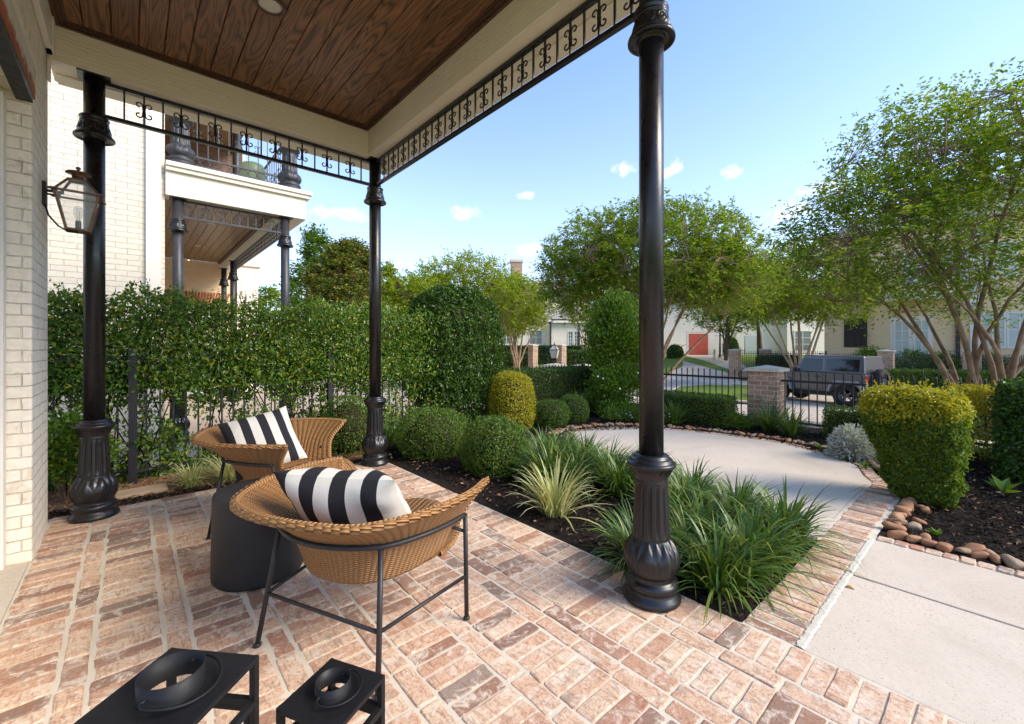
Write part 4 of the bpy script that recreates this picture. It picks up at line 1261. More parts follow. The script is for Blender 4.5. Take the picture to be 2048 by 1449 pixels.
hedge((7.86, 3.80), (.50, 1.45, .52), 14000, 'low clipped hedge against the street fence left of the brick pier', 'box_leaf', .026, seed=8)
hedge((8.15, 1.50), (.45, .62, .47), 6000, 'short square clipped hedge behind the silver plant', 'box_leaf', .026, seed=9)
hedge((7.30, -.92), (1.0, 1.85, 1.02), 30000, 'tall glossy dark hedge at the right edge beside the mulch', 'topiary_leaf', .05, seed=10, rnd=.12, wave=.03, jit=1.0)
loose_shrub('leafy_shrub', (-.42, 5.5), .30, .80, 3200, .055, 'shrub_leaf', 'low leafy green shrub behind the column with the lantern', .25)

# golden hedge with bare stems beneath
o = plant('golden_hedge', (8.02, .10, -.01), 'golden yellow hedge with bare stems underneath, beside the tall glossy hedge', 'hedge')
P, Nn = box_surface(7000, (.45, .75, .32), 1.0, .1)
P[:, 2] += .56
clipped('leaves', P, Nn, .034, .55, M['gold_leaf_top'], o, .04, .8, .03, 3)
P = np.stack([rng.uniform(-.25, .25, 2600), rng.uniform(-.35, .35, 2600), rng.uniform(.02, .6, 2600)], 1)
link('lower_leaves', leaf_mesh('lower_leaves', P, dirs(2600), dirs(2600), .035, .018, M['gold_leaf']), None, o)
m = MB()
for k in range(12):
    x, y = random.uniform(-.12, .12), random.uniform(-.3, .3)
    m.tube([(x, y, 0), (x + random.uniform(-.05, .05), y + random.uniform(-.05, .05), .35), (x + random.uniform(-.1, .1), y + random.uniform(-.1, .1), .7)], [.012, .009, .005], 6)
m.build('stems', M['bark'], o)

# big golden shrub over the path
o = plant('golden_privet', (*ray(1820, 3.95), -.01), 'large boxy golden topped privet with green sides above the stones', 'shrub')
P, Nn = superball(44000, .385, .385, 1.0, 5.5, .10, .46)
P[:, 0] += (1.03 - P[:, 2]) * .12 * RX; P[:, 1] += (1.03 - P[:, 2]) * .12 * RY
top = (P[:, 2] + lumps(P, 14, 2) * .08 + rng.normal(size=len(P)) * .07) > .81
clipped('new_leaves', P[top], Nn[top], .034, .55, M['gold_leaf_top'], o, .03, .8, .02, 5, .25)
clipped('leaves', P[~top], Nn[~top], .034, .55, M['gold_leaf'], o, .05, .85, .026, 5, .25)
m = MB()
m.lathe([(.03, 0), (.04, .06), (.10, .20), (.20, .42), (.33, .72), (.33, .84), (.2, .90)], 20, lambda a, i, r, z: r * .85 * (1 + .07 * math.sin(3 * a + i * 1.3)), (.05, -.04, 0))
m.build('dark_core', M['twig_and_core'], o)  # dark solid that stands in for shade behind the privet leaves
m = MB()
for k in range(5):
    a = k * 1.3; m.tube([(.05 * math.cos(a), .05 * math.sin(a), 0), (.1 * math.cos(a), .1 * math.sin(a), .2), (.22 * math.cos(a), .22 * math.sin(a), .5)], [.018, .013, .008], 6)
m.build('stems', M['bark_dark'], o)

# --- tall hedge grown through the side fence ------------------------------
def fence_run(name, a, b, z0, ht, n, label, mat, post=True, rails=(.12, None), spear=True, picket=.016, group=None, ends=(True, True), bottom=0.05):
    """iron fence from a to b (n pickets), each picket a part"""
    a = Vector((*a, z0)); b = Vector((*b, z0)); d = b - a; L_ = d.length; ang = math.atan2(d.y, d.x)
    o = empty(name, a, ang, label, 'fence', group)
    zt = ht - .17 if spear else ht - .03
    for z in (rails[0], rails[1] or zt):
        m = MB(); m.box(0, -.014, z - .018, L_, .014, z + .018); m.build('rail', mat, o)
    m = MB(); m.box(-picket / 2, -picket / 2, bottom, picket / 2, picket / 2, ht - (.07 if spear else 0))
    if spear:
        m.lathe([(.006, ht - .075), (.017, ht - .066), (.008, ht - .056), (.016, ht - .040), (.001, ht)], 8, None)
    pm = m.mesh('picket'); pm.materials.append(mat)
    for k in range(n):
        link('picket', pm, None, o, ((k + .5) * L_ / n, 0, 0))
    if post:
        for k, e in enumerate(ends):
            if e:
                m = MB(); m.box(-.03, -.03, 0, .03, .03, ht - .03); m.lathe([(.034, ht - .03), (.034, ht - .015), (.015, ht)], 4, None)
                m.build('post', mat, o, (L_ * k, 0, 0))
    return o
fence_run('iron_fence', (-1.6, 5.86), (3.75, 6.12), -.02, 1.32, 48, 'tall black picket fence overgrown by the leafy hedge beside the patio', M['fence'], spear=False)
fence_run('iron_fence', (3.75, 6.60), (8.42, 6.86), -.02, .99, 42, 'low black spear top fence running behind the topiary and low hedge', M['fence'])
for (x, y) in ((.02, 5.90), (2.0, 5.98)):
    m = MB(); m.box(-.035, -.035, 0, .035, .035, 1.4); tag(m.build('fence_post', M['fence'], None, (x, y - .06, -.02)), 'thick black post of the overgrown fence ' + ('behind the lantern column' if x < 1 else 'behind the corner column'), 'post')

o = plant('leafy_hedge', (1.75, 6.06, -.02), 'tall loose jasmine hedge climbing over the black fence beside the patio', 'hedge')
LX = 5.9
def hedge_pts(n, zlo, zhi, thick, keep):
    P = np.stack([rng.uniform(-LX / 2, LX / 2, n), rng.normal(size=n) * thick, rng.uniform(zlo, zhi, n)], 1)
    return P[keep(P)]
topz = lambda x: 1.93 + .05 * np.sin(x * 3.1) + .04 * np.sin(x * 7.7 + 1) + .03 * np.sin(x * 17)
# dense crest
P = hedge_pts(80000, 0.95, 2.12, .16, lambda P: (P[:, 2] < topz(P[:, 0]) + rng.exponential(.03, len(P)) * (rng.random(len(P)) < .4)) & (lumps(P, 5.0, 2) + rng.normal(size=len(P)) * .35 > -.7))
Q = hedge_pts(70000, .0, 1.25, .13, lambda P: (lumps(P, 6.0, 4) * .8 + lumps(P, 15.0, 6) * .6 + rng.normal(size=len(P)) * .25 + (P[:, 0] * .10) - .10 * (P[:, 2] < .8) > -.08))
P = np.concatenate([P, Q])
nn = unit(dirs(len(P)) * .9 + np.array([0, -.7, .6]))
T0 = np.stack([rng.uniform(-LX / 2, LX / 2, 400), rng.normal(size=400) * .13, np.zeros(400)], 1); T0[:, 2] = topz(T0[:, 0]) - .03
X1, A1, N1_, L1 = sprigs(T0, np.tile(np.array([[0, -.2, 1.]]), (400, 1)), 170, .046, .55, .17)
ax = unit(np.cross(nn, dirs(len(P))) + np.array([0, -.1, -.35]))
Ls = .046 * rng.uniform(.55, 1.35, len(P))
P = np.concatenate([P, X1]); ax = np.concatenate([ax, A1]); nn = np.concatenate([nn, N1_]); Ls = np.concatenate([Ls, L1])
link('leaves', leaf_mesh('leaves', P, ax, nn, Ls, Ls * .55, M['hedge_leaf']), None, o)
m = MB()
for k in range(46):
    x = random.uniform(-LX / 2, LX / 2); p = [(x, random.uniform(-.05, .05), 0)]
    for i in range(6):
        x += random.uniform(-.16, .16); p.append((x, random.uniform(-.09, .09), .3 * (i + 1)))
    m.tube(p, [.009, .008, .007, .006, .005, .004, .003], 5, False)
m.build('stems', M['twig_and_core'], o)
P = np.stack([rng.uniform(-LX / 2, LX / 2, 26), rng.uniform(-.22, -.1, 26), rng.uniform(.3, 1.7, 26)], 1)
link('rusty_leaves', leaf_mesh('rusty_leaves', P, dirs(26), dirs(26) + np.array([0, -1, 0]), .05, .03, plain('rusty_leaf', (.45, .13, .05))), None, o)

# topiary on a trunk
tx, ty = 4.20, 6.28
o = plant('topiary_tree', (tx, ty, -.02), 'large rounded ligustrum topiary on a short trunk behind the boxwoods', 'topiary')
P, Nn = superball(52000, .86, .62, 2.41, 2.7, .50, -.0)
clipped('crown', P, Nn, .05, .5, M['topiary_leaf'], o, .06, 1.0, .04, 12, .4)
m = MB(); m.lathe([(.2, .62), (.62, .8), (.74, 1.3), (.70, 1.9), (.4, 2.25), (.1, 2.3)], 20, lambda a, i, r, z: r * (.72 + .28 * abs(math.cos(a)))); m.build('dark_core', M['twig_and_core'], o)  # lathe before the trunk: dark solid added to paint the crown's inner shade
m = MB()
for k in range(4):
    a = k * 1.7; m.tube([(.03 * math.cos(a), .03 * math.sin(a), 0), (.07 * math.cos(a), .07 * math.sin(a), .4), (.2 * math.cos(a), .2 * math.sin(a), .85)], [.035, .03, .022], 8)
m.build('trunk', M['bark_dark'], o)

loose_shrub('evergreen_shrub', (8.02, 5.55), .60, 2.72, 15000, .075, 'shrub_leaf', 'tall loose evergreen shrub behind the nearest column at the fence corner', .3, clumps=90)
g = loose_shrub('gardenia', (7.55, 5.25), .52, 1.02, 6500, .06, 'shrub_leaf', 'gardenia bush with white flowers in front of the tall evergreen shrub', .1)
m = MB()
for k in range(24):
    a, z = random.uniform(0, 2 * PI), random.uniform(.3, .98); r = .52 * random.uniform(.75, 1.05)
    c = (r * math.cos(a), r * math.sin(a), z)
    for q in range(5):
        b = q * 2 * PI / 5; e = Vector((-.4, -.7, .6)).normalized(); u = e.cross(Vector((0, 0, 1))).normalized(); w = e.cross(u)
        d = u * math.cos(b) + w * math.sin(b); s_ = u * -math.sin(b) + w * math.cos(b); C0 = Vector(c)
        m.add([C0, C0 + d * .014 + s_ * .009 + e * .006, C0 + d * .024 + e * .008, C0 + d * .014 - s_ * .009 + e * .006], [(0, 1, 2, 3)])
m.build('flowers', M['petal'], g)
loose_shrub('ground_cover', (7.05, 4.75), .42, .26, 2600, .04, 'shrub_leaf', 'low leafy ground cover with tiny pale flowers under the gardenia', .02, cat='ground cover')
loose_shrub('ground_cover', (7.35, 4.15), .36, .24, 2200, .04, 'shrub_leaf', 'low leafy ground cover right of the nearest column by the low hedge', .02, cat='ground cover')
loose_shrub('ground_cover', (7.78, 2.98), .26, .22, 1400, .04, 'shrub_leaf', 'low leafy ground cover left of the brick pier', .02, cat='ground cover')
m = MB()
for k in range(16):
    x, y = (6.9, 4.45) if k < 8 else (7.2, 3.95)
    x += random.uniform(-.22, .22); y += random.uniform(-.15, .15); z = random.uniform(.10, .2)
    m.lathe([(.001, .012), (.024, .008), (.001, 0)], 6, None, (x, y, z))
fl = m.build('pale_flowers', M['petal_blue'], None); tag(fl, 'tiny pale blue flowers scattered over the ground cover near the pad', 'flowers', kind='stuff')

# silver plant
sp = plant('dusty_miller', (6.75, 1.22, -.01), 'silvery white dusty miller plant beside the large golden privet', 'plant')
n = 2600; d = dirs(n); d[:, 2] = np.abs(d[:, 2]); r = rng.uniform(.25, 1, n) ** .6
P = d * r[:, None] * np.array([.26, .28, .44])
link('leaves', leaf_mesh('leaves', P, unit(d + dirs(n) * .5), unit(dirs(n) + np.array([0, 0, 1.])), .07 * rng.uniform(.6, 1.2, n), .022, M['silver']), None, sp)
m = MB()
for k in range(14):
    m.tube([(0, 0, 0), tuple(P[k] * .5 + np.array([0, 0, .05])), tuple(P[k])], [.006, .005, .003], 5, False)
m.build('stems', M['silver'], sp)

# --- grasses --------------------------------------------------------------
def grass_mesh(name, n, h, spread, width, mat, droop=.55, seed=0, seg=6):
    r = np.random.default_rng(seed)
    a = r.uniform(0, 2 * PI, n); rad = r.uniform(0, .085, n) * (h / .4); lean = np.abs(r.normal(.62, .42, n)); H = h * r.uniform(.55, 1.15, n)
    V, F = [], []
    for k in range(n):
        d = np.array([math.cos(a[k]), math.sin(a[k]), 0]); s = np.array([-d[1], d[0], 0])
        p = d * rad[k] * 1.2; th = PI / 2 - lean[k] * .75; b = len(V); st = H[k] * 1.25 / seg
        cur = droop * r.uniform(.5, 1.5) * 1.9 / seg
        tw = r.uniform(-.25, .25)
        for i in range(seg + 1):
            w = width * (1 - (i / seg) ** 2.2) * .5 + .0006
            ss = s * math.cos(tw) + np.array([0, 0, math.sin(tw)])
            V += [p + ss * w, p - ss * w]
            p = p + (d * math.cos(th) + np.array([0, 0, 1]) * math.sin(th)) * st
            p = p + s * r.uniform(-.004, .004)
            th -= cur * (.35 + 1.3 * i / seg)
            if p[2] < .012: p[2] = .012
        for i in range(seg):
            F.append((b + 2 * i, b + 2 * i + 1, b + 2 * i + 3, b + 2 * i + 2))
    return npmesh(name, np.array(V), np.array(F), mat, True)
GR = [grass_mesh('blades', 250, .36, .4, .0165, M['blade'], .95, s) for s in (1, 2, 3)]
GT = [grass_mesh('blades', 150, .32, .35, .014, M['blade'], .5, s) for s in (4, 5)]
GV = [grass_mesh('blades', 190, .36, .4, .015, M['varieg'], .7, s) for s in (7, 8)]
GB = [grass_mesh('blades', 120, .46, .5, .024, M['blade'], .5, s) for s in (9, 10)]
def clump(kind, x, y, me, sc, label, cat, group=None, z=-.01):
    o = plant(kind, (x, y, z), label, cat, group, random.uniform(0, 6.28))
    c = link('blades', me, None, o); c.scale = (sc, sc, sc)
    return o
near = [(2.55, 1.10), (2.85, 1.03), (3.18, 1.00), (3.50, 1.02), (2.45, 1.50), (2.72, 1.38), (3.02, 1.34), (3.34, 1.32), (3.62, 1.38), (3.05, 1.66), (3.36, 1.70), (3.64, 1.76)]
for i, (x, y) in enumerate(near):
    clump('lily_turf', x + random.uniform(-.03, .03), y + random.uniform(-.03, .03), GR[i % 3], random.uniform(.9, 1.1), 'one of the arching dark green lily turf clumps massed around the nearest column', 'lily turf', 'lily turf massed around the nearest column')
mid = [(3.28, 2.74), (3.50, 2.40), (3.42, 2.95), (3.72, 2.70), (3.58, 3.28), (3.80, 2.30), (3.86, 3.12), (3.30, 3.28), (3.15, 2.98), (3.72, 3.62), (4.05, 3.62)]
for i, (x, y) in enumerate(mid):
    clump('lily_turf', x, y, GR[(i + 1) % 3], random.uniform(.95, 1.15), 'one of the upright lily turf clumps along the pad behind the variegated clump', 'lily turf', 'lily turf along the near side of the pad')
for i, (x, y) in enumerate([(3.42, 4.40), (3.62, 4.62), (3.80, 4.28), (4.02, 4.75)]):
    clump('lily_turf', x, y, GT[i % 2], 1.05, 'pale lily turf clump between the boxwoods and the golden shrub', 'lily turf', 'lily turf between the boxwoods')
clump('lily_turf', 2.62, 5.60, GT[0], 1.0, 'lily turf clump growing just behind the corner column', 'lily turf')
clump('variegated_grass', 2.66, 2.46, GV[0], 1.1, 'cream striped grass clump on bare mulch in front of the lily turf', 'grass clump')
for i, (x, y, s, t) in enumerate([(.46, 5.32, .66, 'leftmost and smallest of the cream striped grass clumps by the patio edge'), (.78, 5.30, .9, 'fullest cream striped grass clump behind the side chair'), (1.06, 5.36, .8, 'cream striped grass clump half hidden behind the side chair')]):
    clump('variegated_grass', x, y, GV[i % 2], s, t, 'grass clump')
clump('broad_lily_turf', 7.92, 2.52, GB[0], 1.05, 'broad leaved strappy clump at the foot of the brick pier', 'strappy plant')
clump('broad_lily_turf', 7.75, 2.18, GB[1], .85, 'smaller strappy clump right of the brick pier', 'strappy plant')
clump('broad_lily_turf', 7.34, 3.86, GB[1], .85, 'strappy clump in front of the low street hedge', 'strappy plant')
clump('broad_lily_turf', 7.10, 5.35, GB[0], 1.0, 'strappy clump beside the green utility post', 'strappy plant')
clump('broad_lily_turf', 6.95, 5.75, GB[1], 1.1, 'strappy clump standing up in front of the low dark hedge', 'strappy plant')
# small broad-leaved plants in the right bed
def rosette(x, y, n, L_, label):
    o = plant('broadleaf_plant', (x, y, -.01), label, 'plant')
    a = rng.uniform(0, 2 * PI, n); el = rng.uniform(.5, 1.2, n)
    A = np.stack([np.cos(a) * np.cos(el), np.sin(a) * np.cos(el), np.sin(el)], 1)
    Nn = unit(np.stack([-np.cos(a) * np.sin(el), -np.sin(a) * np.sin(el), np.cos(el)], 1))
    link('leaves', leaf_mesh('leaves', A * L_ * .62, A, Nn, L_, L_ * .5, M['shrub_leaf']), None, o)
    m = MB(); [m.tube([(0, 0, 0), tuple(A[k] * L_ * .3)], .004, 5, False) for k in range(n)]; m.build('stems', M['shrub_leaf'], o)
rosette(6.22, -.02, 7, .17, 'broad leaved seedling on the mulch beside the tall glossy hedge')
rosette(6.35, .42, 6, .13, 'broad leaved seedling just behind the large golden privet')
rosette(5.25, -.75, 5, .06, 'tiny green weed in the dark mulch')
rosette(4.45, .30, 9, .07, 'small weed growing among the edging stones')
rosette(6.30, 1.02, 8, .09, 'leafy weed between the stones left of the golden privet')
rosette(7.0, 1.62, 8, .08, 'leafy weed among the stones near the silver plant')

# --- mulch, litter, stones -------------------------------------------------
def scatter(name, poly, n, mat, size, z, label, cat, thin=.3, flat=True):
    x0, x1 = min(p[0] for p in poly), max(p[0] for p in poly); y0, y1 = min(p[1] for p in poly), max(p[1] for p in poly)
    P = []
    while len(P) < n:
        x, y = random.uniform(x0, x1), random.uniform(y0, y1)
        if inside(poly, x, y): P.append((x, y, z + random.uniform(0, .018)))
    P = np.array(P)
    el = rng.uniform(-.45, .45, n); a = rng.uniform(0, 2 * PI, n)
    A = np.stack([np.cos(a) * np.cos(el), np.sin(a) * np.cos(el), np.sin(el)], 1)
    L_ = size * rng.uniform(.4, 1.4, n)
    me = leaf_mesh(name, P, A, unit(dirs(n) * .7 + np.array([0, 0, 1.])), L_, L_ * thin * rng.uniform(.5, 1.5, n), mat, .15)
    return tag(link(name, me), label, cat, kind='stuff')
scatter('mulch', [(2.33, .87), (3.72, .87), (4.2, 3.4), (5.4, 4.6), (7.0, 3.7), (7.1, 2.2), (6.4, 1.1), (6.4, .62), (8.3, .62), (8.4, 6.5), (2.5, 6.0)], 26000, M['chip'], .045, 0.0, 'black shredded mulch chips around the pad and lily turf', 'mulch')
scatter('mulch', [(4.2, .55), (8.3, .55), (8.3, -2.2), (4.2, -2.2)], 20000, M['chip'], .045, 0.0, 'black shredded mulch chips in the bed right of the walk', 'mulch')
scatter('mulch', [(-.5, 5.09), (2.35, 5.09), (2.35, 5.22), (-.5, 5.26)], 2600, M['chip'], .04, 0.0, 'black mulch strip along the far patio edge', 'mulch')
scatter('pine_straw', [(-1.5, 5.2), (2.3, 5.2), (2.5, 6.0), (-1.5, 6.0)], 7000, M['straw'], .055, 0.0, 'tan leaf litter in front of the tall hedge', 'leaf litter', .2)
scatter('fallen_leaves', [(2.35, .88), (3.3, .9), (3.3, 5.5), (2.35, 5.5)], 260, M['straw'], .035, .012, 'dry tan leaves fallen on the mulch beside the patio', 'leaf litter', .5)
scatter('fallen_leaves', [(4.3, .4), (6.6, .4), (6.6, -2.0), (4.3, -2.0)], 260, M['straw'], .035, .012, 'dry tan leaves fallen on the right mulch bed', 'leaf litter', .5)
m = MB(); m.bbox(-.19, -.11, 0, .19, .11, .035, .006)
tag(m.build('stepping_slab', M['plate'], None, (.08, 5.42, -.005), .05), 'tan rectangular slab lying on the litter behind the lantern column', 'paving slab')

def stone_mesh(seed):
    r = np.random.default_rng(seed); m = MB()
    nu, nv = 14, 9; vs = []
    ph = r.uniform(0, 6.28, 6); e = r.uniform(.85, 1.15, 3)
    for j in range(nv + 1):
        t = PI * j / nv
        for i in range(nu):
            a = 2 * PI * i / nu
            d = np.array([math.sin(t) * math.cos(a), math.sin(t) * math.sin(a), math.cos(t)])
            q = 1 + .12 * math.sin(2 * d[0] * 2 + ph[0]) + .12 * math.sin(3 * d[1] + ph[1]) + .1 * math.sin(4 * d[2] + ph[2] + d[0] * 2)
            d = np.sign(d) * np.abs(d) ** .8
            vs.append(tuple(d * q * e * np.array([.5, .36, .28])))
    fs = [(j * nu + i, (j + 1) * nu + i, (j + 1) * nu + (i + 1) % nu, j * nu + (i + 1) % nu) for j in range(nv) for i in range(nu)]
    m.add(vs, fs, True); me = m.mesh('river_stone'); me.materials.append(M['stone']); return me
STONES = [stone_mesh(s) for s in range(7)]
def stone(x, y, s, z=0.0, label='', group=''):
    o = link('river_stone', random.choice(STONES), None, None, (x, y, z + s * .16))
    o.scale = (s, s * random.uniform(.85, 1.15), s * random.uniform(.8, 1.15)); o.rotation_euler = (random.uniform(-.3, .3), random.uniform(-.3, .3), random.uniform(0, 6.28))
    tag(o, label, 'stone', group)
ga, la = 'stones edging the right mulch bed', 'one of the rusty brown river stones edging the right mulch bed'
y = .50
while y > -2.2:
    s = random.uniform(.08, .125); stone(4.205 + random.uniform(-.01, .02), y, s, 0, la, ga)
    if random.random() < .5: stone(4.30 + random.uniform(-.02, .03), y - random.uniform(0, .06), random.uniform(.07, .115), 0, la, ga)
    if random.random() < .12: stone(4.25, y - .05, random.uniform(.07, .10), .05, la, ga)
    y -= s * .82
x = 4.35
while x < 6.2:
    s = random.uniform(.08, .12); stone(x, .545 + random.uniform(-.02, .01), s, 0, la, ga)
    if random.random() < .5: stone(x + .04, .44 + random.uniform(-.03, .02), random.uniform(.07, .11), 0, la, ga)
    x += s * .85
gb, lb = 'small stones edging the far side of the round pad', 'one of the small reddish stones edging the far side of the round pad'
pp = PAD[2:13]
for (p, q) in zip(pp, pp[1:]):
    d = Vector((q[0] - p[0], q[1] - p[1])); l = d.length; d.normalize(); nr = Vector((d.y, -d.x)); t = 0
    while t < l:
        s = random.uniform(.06, .115); c = Vector(p) + d * t + nr * (.19 + random.uniform(-.02, .02)); stone(c.x, c.y, s, 0, lb, gb)
        if random.random() < .45: c = c + nr * .1; stone(c.x, c.y, s * .8, 0, lb, gb)
        t += s * .95
# ------------------------------------------------------------------ neighbouring house
nb = empty('brick_house', (0, 8, 0), 0, 'whitewashed neighbouring house with a two storey corner porch behind the hedge', 'house')
def part(name, mat, boxes, bev=0.0, par=None):
    m = MB()
    for q in boxes: m.box(q[0], q[1] - 8, q[2], q[3], q[4] - 8, q[5])
    return m.build(name, mat, par or nb, bevel=bev)
part('wall', M['white_brick'], [(-6, 8.02, -.1, .375, 8.32, 8.2)])
part('corner_board', M['white_paint'], [(.165, 7.97, -.1, .335, 8.018, 8.2)])
part('inner_wall', M['white_brick'], [(.10, 8.33, -.1, .36, 15.6, 3.6), (.10, 8.33, 4.1, .36, 15.6, 8.2)])
part('end_wall', M['tan_brick'], [(.36, 15.6, -.1, 2.44, 15.9, 3.9)])
part('upper_wall', M['brown_brick'], [(.36, 15.0, 4.06, 2.35, 15.3, 8.2)])
part('shutter', M['shutter'], [(1.02, 14.95, 4.3, 1.24, 14.995, 7.4)])
part('shutter', M['shutter'], [(2.30, 14.93, 4.3, 2.5, 14.995, 7.4)])
part('balcony_end', M['cream_stucco'], [(2.36, 15.1, 4.06, 2.6, 15.5, 7.2)])
# doors and flat arch in the end wall
part('door_frame', M['white_paint'], [(.75, 15.54, -.1, 2.05, 15.598, 2.62)])
part('door', M['glass_pale'], [(.85, 15.52, 0, 1.95, 15.538, 2.5)])
m = MB()
for k in range(24):
    x = .62 + k * .066; ln = (x - 1.4) * .14
    m.add([(x, 7.585, 2.66), (x + .05, 7.585, 2.66), (x + .05 + ln, 7.585, 2.98), (x + ln, 7.585, 2.98), (x, 7.6, 2.66), (x + .05, 7.6, 2.66), (x + .05 + ln, 7.6, 2.98), (x + ln, 7.6, 2.98)], [(0, 1, 2, 3), (1, 5, 6, 2), (4, 0, 3, 7), (3, 2, 6, 7), (4, 5, 1, 0)])
m.build('flat_arch', M['red_brick'], nb)
part('pier', M['white_stucco'], [(2.46, 15.5, -.1, 3.02, 16.2, 3.86)])
part('pier_cap', M['white_stucco'], [(2.38, 15.42, 3.86, 3.10, 16.28, 4.0), (2.42, 15.46, 4.0, 3.06, 16.24, 4.35)], .02)
part('pier_panel', M['white_stucco'], [(2.56, 15.485, 1.0, 2.92, 15.4985, 3.6)], .004)
part('beam', M['soffit'], [(.38, 7.95, 3.58, 2.28, 8.22, 3.93), (2.02, 8.22, 3.58, 2.28, 15.5, 3.93)], .004)
part('balcony_edge', M['soffit'], [(.38, 7.90, 3.93, 2.33, 15.5, 3.99), (.38, 7.87, 3.99, 2.36, 15.5, 4.055)], .006)
m = MB(); x = .38
while x < 2.0:
    m.box(x + .003, 8.225 - 8, 3.885, min(x + .16, 2.015) - .003, 15.5 - 8, 3.905); x += .163
m.build('ceiling', M['ceiling_wood_far'], nb)
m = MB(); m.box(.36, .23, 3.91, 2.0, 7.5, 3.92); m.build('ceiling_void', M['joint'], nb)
part('ceiling_trim', M['crown_wood'], [(1.95, 8.225, 3.84, 2.018, 15.5, 3.882), (.4, 8.223, 3.84, 1.95, 8.27, 3.882)])
part('roof', M['roof'], [(-6, 7.6, 8.2, 2.7, 17, 8.4)])
part('upper_soffit', M['ceiling_wood_far'], [(.4, 8.0, 7.1, 2.3, 15.4, 7.2)])
NG = 'grey columns of the neighbouring porch'
column(.53, 8.08, 3.578, 'dark grey porch column of the neighbouring house nearest its brick wall', M['iron_far'], NG)
column(1.98, 8.08, 3.578, 'dark grey porch column at the near street corner of the neighbouring house', M['iron_far'], NG)
column(1.98, 13.05, 3.578, 'far dark grey porch column of the neighbouring house, second along its street side', M['iron_far'], NG)
column(1.98, 14.5, 3.578, 'farthest dark grey porch column of the neighbouring house, beside the end wall', M['iron_far'], NG)
UM = BASE_ME.copy(); UM.materials.clear(); UM.materials.append(M['iron_far'])
def upper_col(x, y, label):
    o = empty('balcony_column', (x, y, 4.056), 0, label, 'column', NG)
    c = link('pedestal', UM, None, o); c.scale = (1.22, 1.22, .92)
    m = MB(); m.tube([(0, 0, .72), (0, 0, 3.0)], .085, 32); m.build('shaft', M['iron_far'], o)
upper_col(.56, 8.08, 'fluted balcony column of the neighbouring house beside its brick wall')
upper_col(2.05, 8.08, 'fluted balcony column at the street corner of the neighbouring balcony')
upper_col(2.05, 13.0, 'fluted balcony column at the far end of the neighbouring balcony')
SCF = SCROLL.copy(); SCF.materials.clear(); SCF.materials.append(M['iron_far'])
frieze(0, (.53, 8.08), 1.45, 3.30, 3.57, .105, .1135, 12, 0, 'grey iron lace frieze on the near side of the neighbouring porch', M['iron_far'], 'friezes of the neighbouring porch', SCF)
frieze(PI / 2, (1.98, 8.08), 4.97, 3.30, 3.57, .12, .118, 41, 0, 'grey iron lace frieze along the street side of the neighbouring porch', M['iron_far'], 'friezes of the neighbouring porch', SCF)
RINGM = MB(); RINGM.tube([(.058 * math.cos(2 * PI * k / 20), 0, .058 * math.sin(2 * PI * k / 20)) for k in range(20)], .0065, 6, closed=True); RINGM = RINGM.mesh('ring'); RINGM.materials.append(M['iron_far'])
def balustrade(x, y, az, L_, n, label):
    o = empty('balcony_railing', (x, y, 4.056), az, label, 'railing', 'railings of the neighbouring balcony')
    for z in (.07, .205, .95):
        m = MB(); m.box(0, -.016, z - .012, L_, .016, z + .012); m.build('rail', M['iron_far'], o)
    k = 0
    while .15 + k * .128 < L_ - .1:
        link('ring', RINGM, None, o, (.17 + k * .128, 0, .1375)); k += 1
    m = MB(); m.box(-.006, -.006, .217, .006, .006, .938); pm = m.mesh('picket'); pm.materials.append(M['iron_far'])
    for k in range(n):
        link('picket', pm, None, o, ((k + .5) * L_ / n, 0, 0))
        if k % 2: c = link('scroll', SCF, None, o, ((k + .5) * L_ / n, 0, .55))
balustrade(.56, 8.08, 0, 1.49, 11, 'grey iron balcony railing with a row of rings, on the near side')
balustrade(2.05, 8.08, PI / 2, 4.9, 36, 'grey iron balcony railing running back along the street side of the balcony')
for px, py, t in ((422, 447, 'nearest'), (395, 492, 'middle'), (377, 521.5, 'farthest')):
    D = FOC * (3.884 - EYE) / (HOR - py); x, y = ray(px, D)
    o = empty('ceiling_light', (x, y, 3.884), 0, t + ' of three small recessed lights in the neighbouring porch ceiling', 'light', 'lights in the neighbouring porch ceiling')
    m = MB(); m.lathe([(.001, -.004), (.062, -.004), (.07, 0)], 20); m.build('lens', M['lit_lens'] if t == 'farthest' else M['lamp_lens'], o)
o = empty('balcony_chair', (1.62, 8.75, 4.056), 0, 'rounded sage green tub chair on the neighbouring balcony behind the railing', 'chair')
m = MB(); m.lathe([(.14, .12), (.17, .2), (.20, .38), (.20, .47), (.16, .54), (.08, .575), (.001, .58)], 28); m.build('shell', M['pot'], o)
for k in range(4):
    a = PI / 4 + k * PI / 2; m = MB(); m.tube([(.11 * math.cos(a), .11 * math.sin(a), .13), (.14 * math.cos(a), .14 * math.sin(a), 0)], .012, 6); m.build('leg', M['plastic'], o)

